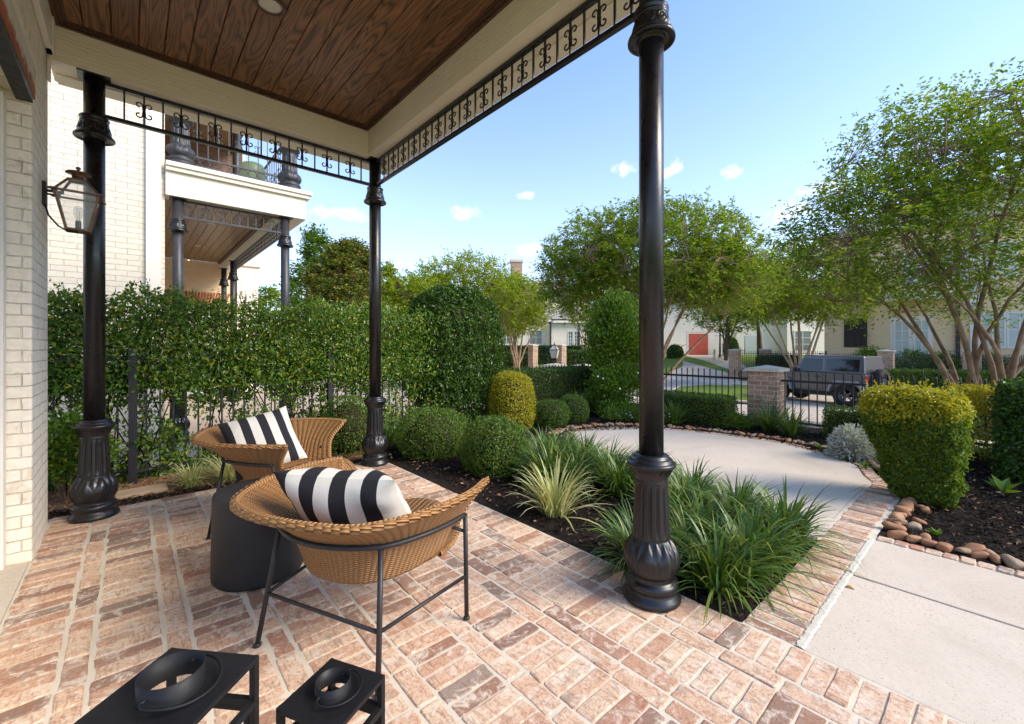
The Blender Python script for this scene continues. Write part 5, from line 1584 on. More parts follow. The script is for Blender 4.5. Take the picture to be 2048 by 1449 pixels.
# ------------------------------------------------------------------ street fence, piers
def pier(x, y, z0, s, h, label, cap=.06, lamp=False, rz=0):
    o = empty('brick_pier', (x, y, z0), rz, label, 'brick pier')
    m = MB(); m.box(-s / 2, -s / 2, 0, s / 2, s / 2, h); m.build('shaft', M['pier_brick'], o, bevel=.008)
    c = s / 2 + .045
    m = MB(); m.box(-c, -c, h, c, c, h + .05); m.add([(-c, -c, h + .0505), (c, -c, h + .0505), (c, c, h + .0505), (-c, c, h + .0505), (0, 0, h + .0505 + cap)], [(0, 1, 4), (1, 2, 4), (2, 3, 4), (3, 0, 4)])
    m.build('cap', M['stone_cap'], o, bevel=.006)
    return o
FXL = 8.42
fence_run('iron_fence', (FXL, 2.98), (FXL, 6.86), -.02, .99, 34, 'black spear top street fence left of the brick pier', M['fence'], ends=(False, True))
fence_run('iron_fence', (FXL, -2.6), (FXL, 2.50), -.02, .99, 44, 'black spear top street fence right of the brick pier, in front of the car', M['fence'], ends=(True, False))
pier(8.47, 2.74, -.03, .47, .98, 'brick pier with a pale stone cap in the street fence, beside the parked car')
m = MB(); m.box(8.30, -2.6, -.2, 8.62, 2.50, .075); tag(m.build('low_wall', M['pier_brick'], bevel=.006), 'low brick plinth under the street fence right of the pier', 'low wall')
m = MB(); m.box(8.62, -2.6, -.5, 9.1, 12, .055); tag(m.build('ledge', M['concrete'], bevel=.01), 'pale concrete ledge just outside the street fence', 'ledge', kind='structure')
pier(8.72, 8.10, -.1, .42, .92, 'left of two low capped gate piers behind the dark hedge, carrying a post lantern')
pier(8.95, 7.28, -.1, .42, .92, 'right of two low capped gate piers behind the dark hedge')
o = empty('post_lantern', (8.72, 8.10, .93), .4, 'black four sided lantern on the low gate pier behind the dark hedge', 'lantern')
m = MB(); m.tube([(0, 0, 0), (0, 0, .10)], .02, 10); m.lathe([(.05, 0), (.05, .015), (.02, .03)], 12); m.build('stem', M['fence'], o)
m = MB(); lo = [(-.07, -.07, .12), (.07, -.07, .12), (.07, .07, .12), (-.07, .07, .12)]; mi = [(-.115, -.115, .36), (.115, -.115, .36), (.115, .115, .36), (-.115, .115, .36)]; hi = [(-.03, -.03, .48), (.03, -.03, .48), (.03, .03, .48), (-.03, .03, .48)]
for k in range(4):
    j = (k + 1) % 4
    m.bar(lo[k], mi[k], .014); m.bar(mi[k], mi[j], .018); m.bar(lo[k], lo[j], .016); m.bar(mi[k], hi[k], .012)
m.lathe([(.045, .48), (.045, .50), (.012, .51), (.015, .54), (.002, .56)], 12); m.build('frame', M['fence'], o)
m = MB()
for k in range(4):
    j = (k + 1) % 4; m.add([lo[k], lo[j], mi[j], mi[k]], [(0, 1, 2, 3)])
    m.add([mi[k], mi[j], hi[j], hi[k]], [(0, 1, 2, 3)])
m.build('pane', plain('milky_pane', (.55, .54, .46), .3), o)
m = MB(); m.lathe([(.135, 0), (.132, .52), (.13, .56), (.06, .60), (.001, .605)], 28)
x, y = ray(1194, 9.3); tag(m.build('utility_post', M['utility'], None, (x, y, 0)), 'sage green round utility post beside the dark hedge', 'utility post')

# ------------------------------------------------------------------ trees
def bez(a, b, c, n): return [a * (1 - t) ** 2 + b * 2 * t * (1 - t) + c * t * t for t in [i / n for i in range(n + 1)]]
def tree(kind, base, z0, stems, blobs, anchors, per, leaf, mat, label, trunk_mat='bark', r0=.05, seed=0, spread=.12, sub=60, low=None, cat='tree', wid=.5, shell=.45, spl=.30, taper=.5, group=None, up=.3, lean=.22):
    """multi-stemmed tree; blobs: [(dR, dF, z, rR, rF, rz, weight)] ellipsoids of the crown relative to the base"""
    r = np.random.default_rng(seed); rd = random.Random(seed)
    o = empty(kind, (base[0], base[1], z0), 0, label, cat, group)
    Rv3, Fv3 = np.array([RX, RY, 0]), np.array([FX, FY, 0])
    w = np.array([b[6] for b in blobs]); w = w / w.sum()
    def sample(n, inner):
        k = r.choice(len(blobs), n, p=w); d = r.normal(size=(n, 3)); d /= np.linalg.norm(d, axis=1, keepdims=True)
        rad = (inner + (1 - inner) * r.random(n)) ** .5
        B = np.array(blobs)[k]
        return d[:, :1] * rad[:, None] * B[:, 3:4] * Rv3 + d[:, 1:2] * rad[:, None] * B[:, 4:5] * Fv3 + B[:, :1] * Rv3 + B[:, 1:2] * Fv3 + np.array([0, 0, 1.]) * (d[:, 2:] * rad[:, None] * B[:, 5:6] + B[:, 2:3])
    m = MB(); nodes = []
    T = sample(stems * 6, .05)
    # spread the stems round the crown
    T = T[np.argsort(np.arctan2(T @ np.array([FX, FY, 0]), T @ np.array([RX, RY, 0])))][::6][:stems]
    for k, t in enumerate(T):
        a = Vector((rd.uniform(-spread, spread), rd.uniform(-spread, spread), 0)); c = Vector(t)
        b = Vector((a.x * 2.2 + c.x * lean, a.y * 2.2 + c.y * lean, c.z * taper))
        P = bez(a, b, c, 10)
        P = [p + Vector((rd.uniform(-.02, .02), rd.uniform(-.02, .02), 0)) * (i > 0) for i, p in enumerate(P)]
        rr = [r0 * (1 - .8 * i / 10) + .004 for i in range(11)]
        m.tube(P, rr, 7, False)
        nodes += [(p, q) for p, q in list(zip(P, rr))[4:]]
    subs = sample(sub, .25); N1 = np.array([p for p, q in nodes]); n2 = []
    for t in subs:
        # nearest node that lies lower than the target
        d = np.linalg.norm(N1 - t, axis=1) + np.maximum(0, N1[:, 2] - t[2] + .1) * 3; k = int(d.argmin()); a = Vector(N1[k]); c = Vector(t)
        b = (a + c) / 2 + Vector((0, 0, .12 * (c - a).length)); P = bez(a, b, c, 5); q = min(nodes[k][1] * .7, r0 * .38)
        m.tube(P, [q * (1 - .7 * i / 5) + .003 for i in range(6)], 5, False); n2 += P[2:]
    N2 = np.array(n2); A = sample(anchors, shell)
    if low is not None: A = A[A[:, 2] > low]
    LP, LA, LN = [], [], []
    for t in A:
        d = np.linalg.norm(N2 - t, axis=1); k = int(d.argmin()); a = Vector(N2[k]); c = Vector(t)
        m.tube([a, (a + c) / 2 + Vector((0, 0, .04)), c], [.006, .005, .003], 4, False)
        out = np.array(c - a); out = out / (np.linalg.norm(out) + 1e-6)
        ns = 3
        for s in range(ns):
            dv = out * .7 + r.normal(size=3) * .55 + np.array([0, 0, up]); dv /= np.linalg.norm(dv)
            ln = spl * r.uniform(.6, 1.4); kk = per // ns
            tt = r.random(kk)
            sd_ = np.cross(dv, [0, 0, 1]); sd_ /= np.linalg.norm(sd_) + 1e-6
            side = np.where(r.random(kk) < .5, -1., 1.)
            bend = -0.18 * tt[:, None] ** 2 * np.array([0, 0, 1]) * ln
            p = t + dv * (tt * ln)[:, None] + bend + r.normal(size=(kk, 3)) * leaf * .25
            ax = dv * .5 + sd_ * side[:, None] * .9 + r.normal(size=(kk, 3)) * .25
            LP.append(p + ax * leaf * .35); LA.append(ax); LN.append(np.array([0, 0, 1.]) + r.normal(size=(kk, 3)) * .45)
    m.build('trunk', M[trunk_mat], o)
    P = np.concatenate(LP); L_ = leaf * r.uniform(.65, 1.25, len(P))
    link('crown', leaf_mesh('crown', P, np.concatenate(LA), np.concatenate(LN), L_, L_ * wid, M[mat]), None, o)
    return o

tree('crape_myrtle', ray(1972, 7.1), -.15, 13, [(.35, .1, 3.75, 2.9, 2.3, 1.75, 3), (-1.75, .2, 3.25, 1.65, 1.5, 1.1, 1.4), (-1.0, 0, 4.55, 1.4, 1.4, .95, .9), (.9, -.2, 4.7, 2.0, 1.8, 1.25, 1.3)], 2000, 30, .070, 'myrtle_leaf',
     'near crape myrtle with many bare stems just outside the street fence at the right', r0=.045, seed=3, spread=.22, sub=90, low=2.0, shell=.25, spl=.46, taper=.62, trunk_mat='bark_warm', lean=.12)
tree('crape_myrtle', ray(1308, 14), -.5, 11, [(-.1, 0, 4.7, 3.4, 2.8, 1.75, 3), (1.9, 0, 4.1, 1.9, 2.0, 1.25, 1), (-2.1, 0, 4.0, 1.8, 1.9, 1.2, 1)], 3000, 36, .092, 'myrtle_leaf',
     'wide crape myrtle behind the nearest column, its stems fanning out to the right', r0=.065, seed=5, spread=.2, sub=90, low=2.6, shell=.2, spl=.42, taper=.36)
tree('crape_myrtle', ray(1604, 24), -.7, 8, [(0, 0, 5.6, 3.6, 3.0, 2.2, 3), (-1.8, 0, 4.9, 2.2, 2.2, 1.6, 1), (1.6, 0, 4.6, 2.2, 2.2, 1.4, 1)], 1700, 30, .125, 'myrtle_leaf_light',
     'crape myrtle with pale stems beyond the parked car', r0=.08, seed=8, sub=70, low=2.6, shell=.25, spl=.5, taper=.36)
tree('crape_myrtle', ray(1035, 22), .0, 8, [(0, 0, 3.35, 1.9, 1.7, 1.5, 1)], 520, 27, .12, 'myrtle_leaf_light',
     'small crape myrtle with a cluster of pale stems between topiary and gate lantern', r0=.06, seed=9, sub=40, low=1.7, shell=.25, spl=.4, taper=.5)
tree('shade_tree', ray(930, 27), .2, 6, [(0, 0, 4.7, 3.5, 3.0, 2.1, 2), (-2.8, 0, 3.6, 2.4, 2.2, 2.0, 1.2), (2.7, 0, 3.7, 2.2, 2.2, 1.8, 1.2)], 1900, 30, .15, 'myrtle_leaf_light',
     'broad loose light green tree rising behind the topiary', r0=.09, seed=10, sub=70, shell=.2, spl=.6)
tree('magnolia', ray(690, 16), 0, 5, [(0, 0, 3.4, 1.35, 1.4, 1.5, 2), (.2, 0, 4.5, .85, .9, .75, 1)], 1100, 27, .13, 'magnolia_leaf',
     'dense magnolia with bronze and orange leaves seen left of the corner column', 'bark_dark', r0=.07, seed=12, sub=40, shell=.5, spl=.25, wid=.42)
tree('shade_tree', ray(628, 22), 0, 4, [(0, 0, 3.6, 1.5, 1.5, 2.2, 2), (.1, 0, 6.0, .6, .6, 1.4, .7), (.9, .5, 4.4, 1.6, 1.5, 1.4, .8)], 760, 27, .16, 'shrub_leaf',
     'tall green tree with a narrow tip beside the neighbouring porch', 'bark_dark', r0=.08, seed=13, sub=46, shell=.3, spl=.45)
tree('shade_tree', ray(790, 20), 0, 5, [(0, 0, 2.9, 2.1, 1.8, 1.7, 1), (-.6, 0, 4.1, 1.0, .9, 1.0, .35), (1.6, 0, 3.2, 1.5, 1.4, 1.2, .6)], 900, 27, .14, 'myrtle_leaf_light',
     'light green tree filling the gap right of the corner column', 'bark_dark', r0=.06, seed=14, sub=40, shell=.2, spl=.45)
tree('shade_tree', ray(535, 40), 0, 4, [(0, 0, 4.0, 2.4, 2.0, 2.6, 1)], 240, 24, .3, 'myrtle_leaf',
     'distant tree seen under the neighbouring porch corner', 'bark_dark', r0=.12, seed=15, sub=24, spl=.8)
tree('shade_tree', ray(1452, 36), .2, 5, [(0, 0, 4.6, 3.4, 2.6, 2.4, 1), (1.8, 0, 6.2, 2.6, 2.2, 1.8, .7)], 760, 27, .22, 'myrtle_leaf',
     'dark leafy tree by the street lamp in front of the red garage door', 'bark_dark', r0=.1, seed=16, sub=46, shell=.2, spl=.7)
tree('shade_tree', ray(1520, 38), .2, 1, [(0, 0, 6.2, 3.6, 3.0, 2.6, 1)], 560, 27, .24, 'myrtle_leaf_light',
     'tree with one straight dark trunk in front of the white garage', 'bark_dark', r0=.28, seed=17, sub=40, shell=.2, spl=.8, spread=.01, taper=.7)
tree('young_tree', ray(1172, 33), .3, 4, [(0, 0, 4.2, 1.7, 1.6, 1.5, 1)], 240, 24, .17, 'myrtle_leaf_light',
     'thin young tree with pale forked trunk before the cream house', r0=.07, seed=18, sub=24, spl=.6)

# ------------------------------------------------------------------ houses across the street
def frame_house(loc, az, label):
    return empty('house', (*loc, 0), az, label, 'house')
def addbox(par, name, mat, *b, bev=0.0):
    m = MB()
    for q in b: m.box(*q)
    return m.build(name, mat, par, bevel=bev)
def window(par, x, z, w, h, y=0.0, cols=2, rows=3, glass='glass_pale', fm='white_paint', name='window'):
    """window in a wall facing local -y at y"""
    m = MB(); t = .09
    m.box(x - w / 2 - t, y - .05, z - t, x + w / 2 + t, y - .002, z); m.box(x - w / 2 - t, y - .05, z + h, x + w / 2 + t, y - .002, z + h + t)
    m.box(x - w / 2 - t, y - .05, z, x - w / 2, y - .002, z + h); m.box(x + w / 2, y - .05, z, x + w / 2 + t, y - .002, z + h)
    for i in range(1, cols): m.box(x - w / 2 + w * i / cols - .025, y - .04, z, x - w / 2 + w * i / cols + .025, y - .010, z + h)
    for i in range(1, rows): m.box(x - w / 2, y - .034, z + h * i / rows - .02, x + w / 2, y - .012, z + h * i / rows + .02)
    o = m.build(name, M[fm], par)
    g = MB(); g.box(x - w / 2, y - .018, z, x + w / 2, y - .004, z + h); g.build('pane', M[glass], o)
    return o
def hip_roof(par, x0, x1, y0, y1, z, h, ov=.5, name='roof'):
    m = MB(); x0 -= ov; x1 += ov; y0 -= ov; y1 += ov; d = min(x1 - x0, y1 - y0) / 2; ym = (y0 + y1) / 2
    m.add([(x0, y0, z), (x1, y0, z), (x1, y1, z), (x0, y1, z), (x0 + d, ym, z + h), (x1 - d, ym, z + h)] if x1 - x0 > y1 - y0 else
          [(x0, y0, z), (x1, y0, z), (x1, y1, z), (x0, y1, z), ((x0 + x1) / 2, y0 + d, z + h), ((x0 + x1) / 2, y1 - d, z + h)],
          [(0, 1, 5, 4), (1, 2, 5), (2, 3, 4, 5), (3, 0, 4), (3, 2, 1, 0)] if x1 - x0 > y1 - y0 else [(0, 1, 4), (1, 2, 5, 4), (2, 3, 5), (3, 0, 4, 5), (3, 2, 1, 0)])
    return m.build(name, M['roof'], par)
# tan house: facade towards us at x = 34; local x runs along -y of the world, local -y faces the street
tan = frame_house((34, 2.0), -PI / 2, 'tan brick house with black shutters across the street at the right')
addbox(tan, 'wall', M['tan_brick'], (-5.6, 0, -.6, 12, 9, 8.2))
hip_roof(tan, -5.6, 12, 0, 9, 8.2, 3.2)
def loc_tan(px): 
    t = (px - 1024) / FOC; D = 34 / (FX + t * RX); return 2.0 - D * (FY + t * RY), D
def ztan(px, py): return hgt(py, loc_tan(px)[1])
x0, D0 = loc_tan(1692); x1, _ = loc_tan(1729)
s = window(tan, (x0 + x1) / 2, ztan(1710, 692), x1 - x0, ztan(1710, 641) - ztan(1710, 692), 0, 2, 2, 'shutter', 'shutter', 'shuttered_window')
for pa, pb in ((1791, 1817), (1831, 1856)):
    a, b = loc_tan(pa)[0], loc_tan(pb)[0]
    window(tan, (a + b) / 2, ztan(1820, 738), b - a, ztan(1820, 643) - ztan(1820, 738), 0, 2, 5, 'glass_pale', 'white_paint', 'french_window')
a, b = loc_tan(1780)[0], loc_tan(1866)[0]
addbox(tan, 'window_surround', M['white_paint'], (a, -.012, -.6, b, -.001, ztan(1820, 634)))
a, b = loc_tan(1768)[0], loc_tan(1912)[0]
addbox(tan, 'awning', M['soffit'], (a, -1.2, ztan(1836, 603), b, -.002, ztan(1836, 596)), (a, -1.2, ztan(1836, 596) + .002, b, -.9, ztan(1836, 590)))
for pa, pb in ((1963, 2008), (2018, 2062)):
    a, b = loc_tan(pa)[0], loc_tan(pb)[0]
    window(tan, (a + b) / 2, ztan(2010, 694), b - a, ztan(2010, 628) - ztan(2010, 694), 0, 2, 2, 'glass_pale')
for px in (1835, 1905, 2000): window(tan, loc_tan(px)[0], 5.0, 1.1, 1.7, 0, 2, 3, 'glass_pale', 'white_paint')
for px in (1731, 1916):
    a = loc_tan(px)[0]; addbox(tan, 'downspout', M['shutter'], (a - .09, -.14, -.6, a + .09, -.002, 8.0))
a, b = loc_tan(1940)[0], loc_tan(1965)[0]; addbox(tan, 'corner_trim', M['white_paint'], (a, -.06, -.6, b, -.001, 8.1))
# pier and fence in front of it
pf = 'fences and piers across the street'
x, y = ray(1772, 22.3); pier(x, y, -.95, .62, 2.05, 'brick pier behind the spare wheel of the car, across the street')
x, y = ray(1944, 21.0); pier(x, y, -.95, .62, 2.05, 'brick pier behind the near crape myrtle stems, across the street')
a, b = ray(1782, 22.4), ray(1938, 21.2); fence_run('iron_fence', a, b, -.35, 1.33, 42, 'black fence with shrubs behind it, between the piers across the street', M['fence'])
a, b = ray(1640, 24.6), ray(1762, 22.5); fence_run('iron_fence', a, b, -.35, 1.33, 34, 'black fence showing above the roof of the car', M['fence'])
a, b = ray(1950, 21.2), ray(2080, 20.5); fence_run('iron_fence', a, b, -.35, 1.33, 34, 'black fence at the far right, behind the crape myrtle stems', M['fence'])
a = Vector(ray(1880, 20.6)); az = math.atan2(ray(1950, 20.2)[1] - ray(1790, 21.2)[1], ray(1950, 20.2)[0] - ray(1790, 21.2)[0])
hedge((a.x, a.y, -1.0), (5.6, .9, 1.22), 26000, 'long clipped hedge across the street behind the car and crape myrtle', 'box_leaf', .07, rz=az, seed=21, rnd=.08, wave=.03)
for i, (px, D, h, t) in enumerate([(1742, 24.2, 1.5, 'round shrub beside the car roof in front of the tan house'), (1826, 23.4, 1.45, 'bushy shrub under the french windows of the tan house'), (1880, 23.2, 1.25, 'bushy shrub right of the french windows of the tan house'), (1985, 22.8, 1.3, 'bushy shrub behind the crape myrtle stems at the far right')]):
    loose_shrub('shrub', ray(px, D), .85, h, 3000, .12, 'shrub_leaf', t, .1, zb=-.35)
# white building with the red garage
gx, gy = ray(1465, 46); gaz = math.radians(-41.5)
gar = frame_house((gx, gy), gaz, 'white stucco house with a red garage door at the end of the driveway')
def lx(px, D=46): return (px - 1465) / FOC * D
def lz(py, D=46): return hgt(py, D)
addbox(gar, 'wall', M['white_stucco'], (lx(1290), 0, -.2, lx(1560), 8, 7.6), (lx(1560) + .002, -1.2, -.2, lx(1665), 8, 6.6))
hip_roof(gar, lx(1290), lx(1665), -1.2, 8, 7.6, 2.6)
d = addbox(gar, 'garage_door', M['red_door'], (lx(1378), -.06, .30, lx(1415.5), -.002, lz(668)))
m = MB()
for i in range(1, 4): m.box(lx(1378) + .02, -.072, .30 + (lz(668) - .3) * i / 4 - .03, lx(1415.5) - .02, -.061, .30 + (lz(668) - .3) * i / 4 + .03)
m.box(lx(1396.5) - .05, -.074, .3, lx(1396.5) + .05, -.062, lz(668)); m.build('batten', M['red_door'], d)
addbox(gar, 'door_trim', M['white_paint'], (lx(1374), -.03, .3, lx(1377.8), -.002, lz(665)), (lx(1415.8), -.03, .3, lx(1419.5), -.002, lz(665)), (lx(1374), -.03, lz(665) + .002, lx(1419.5), -.002, lz(662)))
addbox(gar, 'garage_door', M['glass_pale'], (lx(1490), -.05, .30, lx(1516), -.002, lz(672)))
for px, py in ((1340, 610), (1300, 612), (1460, 600), (1530, 590)): window(gar, lx(px), lz(py), .9, 1.5, 0, 2, 3, 'glass')
a = lx(1530); window(gar, lx(1590), .9, 1.6, 2.0, -1.2, 2, 3, 'glass')
# cream house with chimney
cx, cy = ray(1110, 45); crm = frame_house((cx, cy), math.radians(-41.5 + 8), 'cream house with white french doors and a brick chimney beyond the gate lantern')
def kx(px): return (px - 1110) / FOC * 45
addbox(crm, 'wall', M['cream_stucco'], (kx(990), 0, -.2, kx(1098), 8, 3.9), (kx(1098) + .002, -1.0, -.2, kx(1215), 8, 3.7))
addbox(crm, 'upper_wall', M['cream_stucco'], (kx(1040), 2.5, 3.9, kx(1190), 8, 7.0))
addbox(crm, 'eave', M['white_paint'], (kx(985), -.5, 3.9, kx(1100), .3, 4.1), (kx(1100), -1.5, 3.72, kx(1220), -.6, 3.95))
hip_roof(crm, kx(990), kx(1215), 0, 8, 4.15, 2.2)
hip_roof(crm, kx(1040), kx(1190), 2.5, 8, 7.0, 2.0, name='upper_roof')
for px in (1012, 1071): window(crm, kx(px), hgt(688, 45), 1.25, 1.35, 0, 2, 2, 'glass')
for px in (1136.5, 1149): window(crm, kx(px), hgt(698, 45), .42, 1.75, -1.0, 2, 5, 'glass', 'white_paint', 'french_door')
for px in (1096, 1153.5): addbox(crm, 'downspout', M['shutter'], (kx(px) - .08, -1.12, -.2, kx(px) + .08, -1.002, 3.7))
addbox(crm, 'shutter', M['brown_brick'], (kx(1172), -1.06, .6, kx(1190), -1.002, 3.2))
addbox(crm, 'chimney', M['pier_brick'], (kx(1031), 3.2, 4.0, kx(1054), 4.2, hgt(522, 47)))
addbox(crm, 'chimney_cap', M['stone_cap'], (kx(1029), 3.1, hgt(522, 47) + .002, kx(1056), 4.3, hgt(517, 47)))
x, y = ray(1066, 27.5); pier(x, y, -.5, .45, 1.9, 'left brick gate pier in front of the cream house')
x, y = ray(1123, 27.5); pier(x, y, -.5, .45, 1.9, 'right brick gate pier in front of the cream house')
x, y = ray(1095, 34); hedge((x, y, -.1), (7.5, .9, 1.5), 9000, 'clipped hedge in front of the cream house windows', 'topiary_leaf', .13, rz=math.radians(-41.5), seed=24, rnd=.1, wave=.05)
x, y = ray(1165, 30); hedge((x, y, -.3), (2.6, .9, 1.35), 6000, 'shorter clipped hedge below the french doors of the cream house', 'topiary_leaf', .12, rz=math.radians(-41.5), seed=25, rnd=.1, wave=.05)
x, y = ray(1022, 30); hedge((x, y, -.3), (3.0, .9, 1.2), 6000, 'low dark hedge left of the gate piers of the cream house', 'topiary_leaf', .12, rz=math.radians(-41.5), seed=26, rnd=.1, wave=.05)
# low wall, pier and fence of the garden beyond the street
x, y = ray(1470, 27); pier(x, y, -.75, .55, 1.85, 'slim brick pier at the end of the garden fence beyond the street')
x, y = ray(1531, 31); pier(x, y, -.6, .6, 1.7, 'brick pier half hidden behind the garden fence beyond the street')
a, b = ray(1480, 27), ray(1652, 26); fence_run('iron_fence', a, b, -.15, 1.25, 46, 'black garden fence beyond the street, left of the car', M['fence'])
m = MB(); a, b = Vector((*ray(1479, 26.7), 0)), Vector((*ray(1660, 25.7), 0)); m.bar(a + Vector((0, 0, -.55)), b + Vector((0, 0, -.55)), .4, .75)
tag(m.build('garden_wall', M['pier_brick']), 'low brick retaining wall under the garden fence beyond the street', 'low wall')
x, y = ray(1556, 28.5); hedge((x, y, -.5), (2.6, .9, 1.25), 7000, 'dark clipped hedge inside the garden fence beyond the street', 'topiary_leaf', .10, rz=math.radians(-41.5), seed=27, rnd=.2, wave=.06)
x, y = ray(1462, 44.5); boxwood((x, y), .75, 2.3, 4000, 'teardrop shaped clipped shrub against the white garage wall', 'topiary', 'topiary_leaf', .16, 2.0, None, seed=30)
x, y = ray(1350, 42); boxwood((x, y), .75, 1.5, 3500, 'round clipped shrub left of the red garage door', 'topiary', 'topiary_leaf', .16, 2.2, None, seed=31)
x, y = ray(1440, 40); o = empty('street_lamp', (x, y, .15), 0, 'thin black street lamp in front of the white house', 'street lamp')
m = MB(); m.tube([(0, 0, 0), (0, 0, 3.6)], [.09, .05], 10); m.lathe([(.3, -.3), (.3, .05), (.12, .25), (.1, .5)], 12); m.build('post', M['fence'], o)
m = MB(); m.lathe([(.1, 3.6), (.22, 3.95), (.26, 4.0), (.05, 4.3), (.01, 4.4)], 8); m.build('lantern', M['fence'], o)
m = MB(); m.lathe([(.2, 0), (.2, .25), (.1, .35), (.13, .7), (.08, 1.0), (.001, 1.05)], 12); x, y = ray(1429, 38); tag(m.build('stone_ornament', M['stone_cap'], None, (x, y, .05)), 'small pale stone ornament on the lawn by the street lamp', 'ornament')
# strip of lawn climbing beside the driveway
def strip(t):
    a, b = (1365 + 95 * t, 712.5 + 14 * t), (1350 + 110 * t, 717 + 21 * t)
    return (ray(a[0], 44 - 13 * t), ray(b[0], 41 - 13 * t))
drape('verge', strip, M['lawn'], .02, 'strip of lawn along the driveway below the street lamp', 'lawn strip', n=24, mcols=3)

# ------------------------------------------------------------------ parked car
def pkd(x0, y0, hd, z):
    o = empty('parked_car', (x0, y0, z), hd, 'dark grey two door off road car parked on the street, spare wheel on its back', 'car')
    def prof(name, poly, y0, y1, mat, par=None, bev=.03):
        m = MB(); Mx = Matrix(((1, 0, 0, 0), (0, 0, 1, 0), (0, 1, 0, 0), (0, 0, 0, 1)))
        n = len(poly)
        vs = [(x, y0, z) for x, z in poly] + [(x, y1, z) for x, z in poly]
        fs = [tuple(range(n)), tuple(reversed(range(n, 2 * n)))] + [(i, n + i, n + (i + 1) % n, (i + 1) % n) for i in range(n)]
        m.add(vs, fs); return m.build(name, mat, par or o, bevel=bev)
    prof('body', [(-1.78, .62), (-1.78, 1.20), (.66, 1.22), (1.70, 1.13), (1.78, 1.06), (1.80, .66), (1.62, .58), (.86, .56), (.70, .50), (-.66, .50), (-.80, .60)], -.76, .76, M['car'])
    m = MB()       # hard top, narrowing upwards
    lo = [(-1.74, 1.203), (.60, 1.222)]; hi = [(-1.68, 1.84), (.30, 1.86)]
    vs = []
    for sy, wlo, whi in ((-1, .745, .64), (1, .745, .64)):
        vs += [(lo[0][0], sy * wlo, lo[0][1]), (lo[1][0], sy * wlo, lo[1][1]), (hi[1][0], sy * whi, hi[1][1]), (hi[0][0], sy * whi, hi[0][1])]
    m.add(vs, [(0, 1, 2, 3), (7, 6, 5, 4), (3, 2, 6, 7), (1, 5, 6, 2), (0, 3, 7, 4), (0, 4, 5, 1)])
    m.build('hard_top', M['car'], o, bevel=.04)
    def side_pane(xa, xb, za, zb, sy, skew=0.0):
        def yy(z): return sy * (.745 - (z - 1.203) / .637 * .105 + .006)
        m = MB(); A = [(xa, yy(za), za), (xb, yy(za), za), (xb - skew, yy(zb), zb), (xa, yy(zb), zb)]; B = [(x, y + sy * .012, z) for x, y, z in A]
        m.add(A + B, [(0, 1, 2, 3), (7, 6, 5, 4), (0, 4, 5, 1), (1, 5, 6, 2), (2, 6, 7, 3), (3, 7, 4, 0)]); m.build('window', M['car_glass'], o, bevel=.01)
    for sy in (-1, 1):
        side_pane(-1.56, -.50, 1.29, 1.72, sy); side_pane(-.34, .47, 1.29, 1.72, sy, .18)
    m = MB(); m.add([(.60, -.66, 1.27), (.60, .66, 1.27), (.335, .58, 1.78), (.335, -.58, 1.78), (.625, -.66, 1.27), (.625, .66, 1.27), (.36, .58, 1.78), (.36, -.58, 1.78)], [(0, 1, 2, 3), (7, 6, 5, 4), (0, 4, 5, 1), (2, 6, 7, 3), (1, 5, 6, 2), (3, 7, 4, 0)]); m.build('windscreen', M['car_glass'], o)
    for sy in (-1, 1):
        m = MB(); y = sy * .765
        for (xa, xb, za, zb) in ((-.42, -.405, .56, 1.2), (.60, .615, .62, 1.2), (-.405, .60, .56, .575)): m.box(xa, min(y, y + sy * .004), za, xb, max(y, y + sy * .004), zb)
        m.build('door_gap', M['plastic'], o)
        m = MB(); m.box(-.33, min(y, y + sy * .035), 1.03, -.15, max(y, y + sy * .035), 1.07); m.build('door_handle', M['plastic'], o)
        m = MB(); m.box(.50, min(y, y + sy * .20), 1.20, .58, max(y, y + sy * .20), 1.38); m.build('mirror', M['plastic'], o, bevel=.03)
        for wx in (1.22, -1.20):      # fender flares: flat topped arches
            m = MB(); pts = [(-.58, .52), (-.52, .78), (-.36, .97), (.36, .97), (.52, .80), (.62, .55)]
            inn = [(-.50, .52), (-.45, .74), (-.32, .89), (.32, .89), (.45, .75), (.53, .55)]
            n = len(pts); ya, yb = sy * .70, sy * .92
            vs = [(wx + x, ya, z) for x, z in pts] + [(wx + x, yb, z - .02) for x, z in pts] + [(wx + x, ya, z) for x, z in inn] + [(wx + x, yb, z - .02) for x, z in inn]
            fs = []
            for i in range(n - 1):
                fs += [(i, i + 1, n + i + 1, n + i), (2 * n + i, 3 * n + i, 3 * n + i + 1, 2 * n + i + 1), (n + i, n + i + 1, 3 * n + i + 1, 3 * n + i)]
            m.add(vs, fs); m.build('fender', M['flare'], o)
        m = MB(); m.box(-1.80, sy * .70 - .06, .92, -1.77, sy * .70 + .06, 1.14); m.build('tail_lamp', M['tail'], o)
        m = MB(); m.lathe([(.001, .02), (.085, .015), (.09, 0)], 16); h = m.build('headlight', M['glass_pale'], o); h.location = (1.79, sy * .45, .92); h.rotation_euler = (0, PI / 2, 0)
    tm = MB(); tp = [(.24, -.12), (.37, -.125), (.405, -.10), (.41, 0), (.405, .10), (.37, .125), (.24, .12)]
    tm.lathe(tp, 40, lambda a, i, r, z: r + (.008 if 2 <= i <= 4 and int(a * 40 / (2 * PI) + .5) % 2 else 0), cap=False); tme = tm.mesh('tyre'); tme.materials.append(M['tyre'])
    rm = MB(); rm.lathe([(.001, .03), (.06, .035), (.07, .02)], 16)
    for k in range(5):
        a = k * 2 * PI / 5; c, s_ = math.cos(a), math.sin(a); rm.bar((.05 * c, .05 * s_, .02), (.235 * c, .235 * s_, .05), .07, .03)
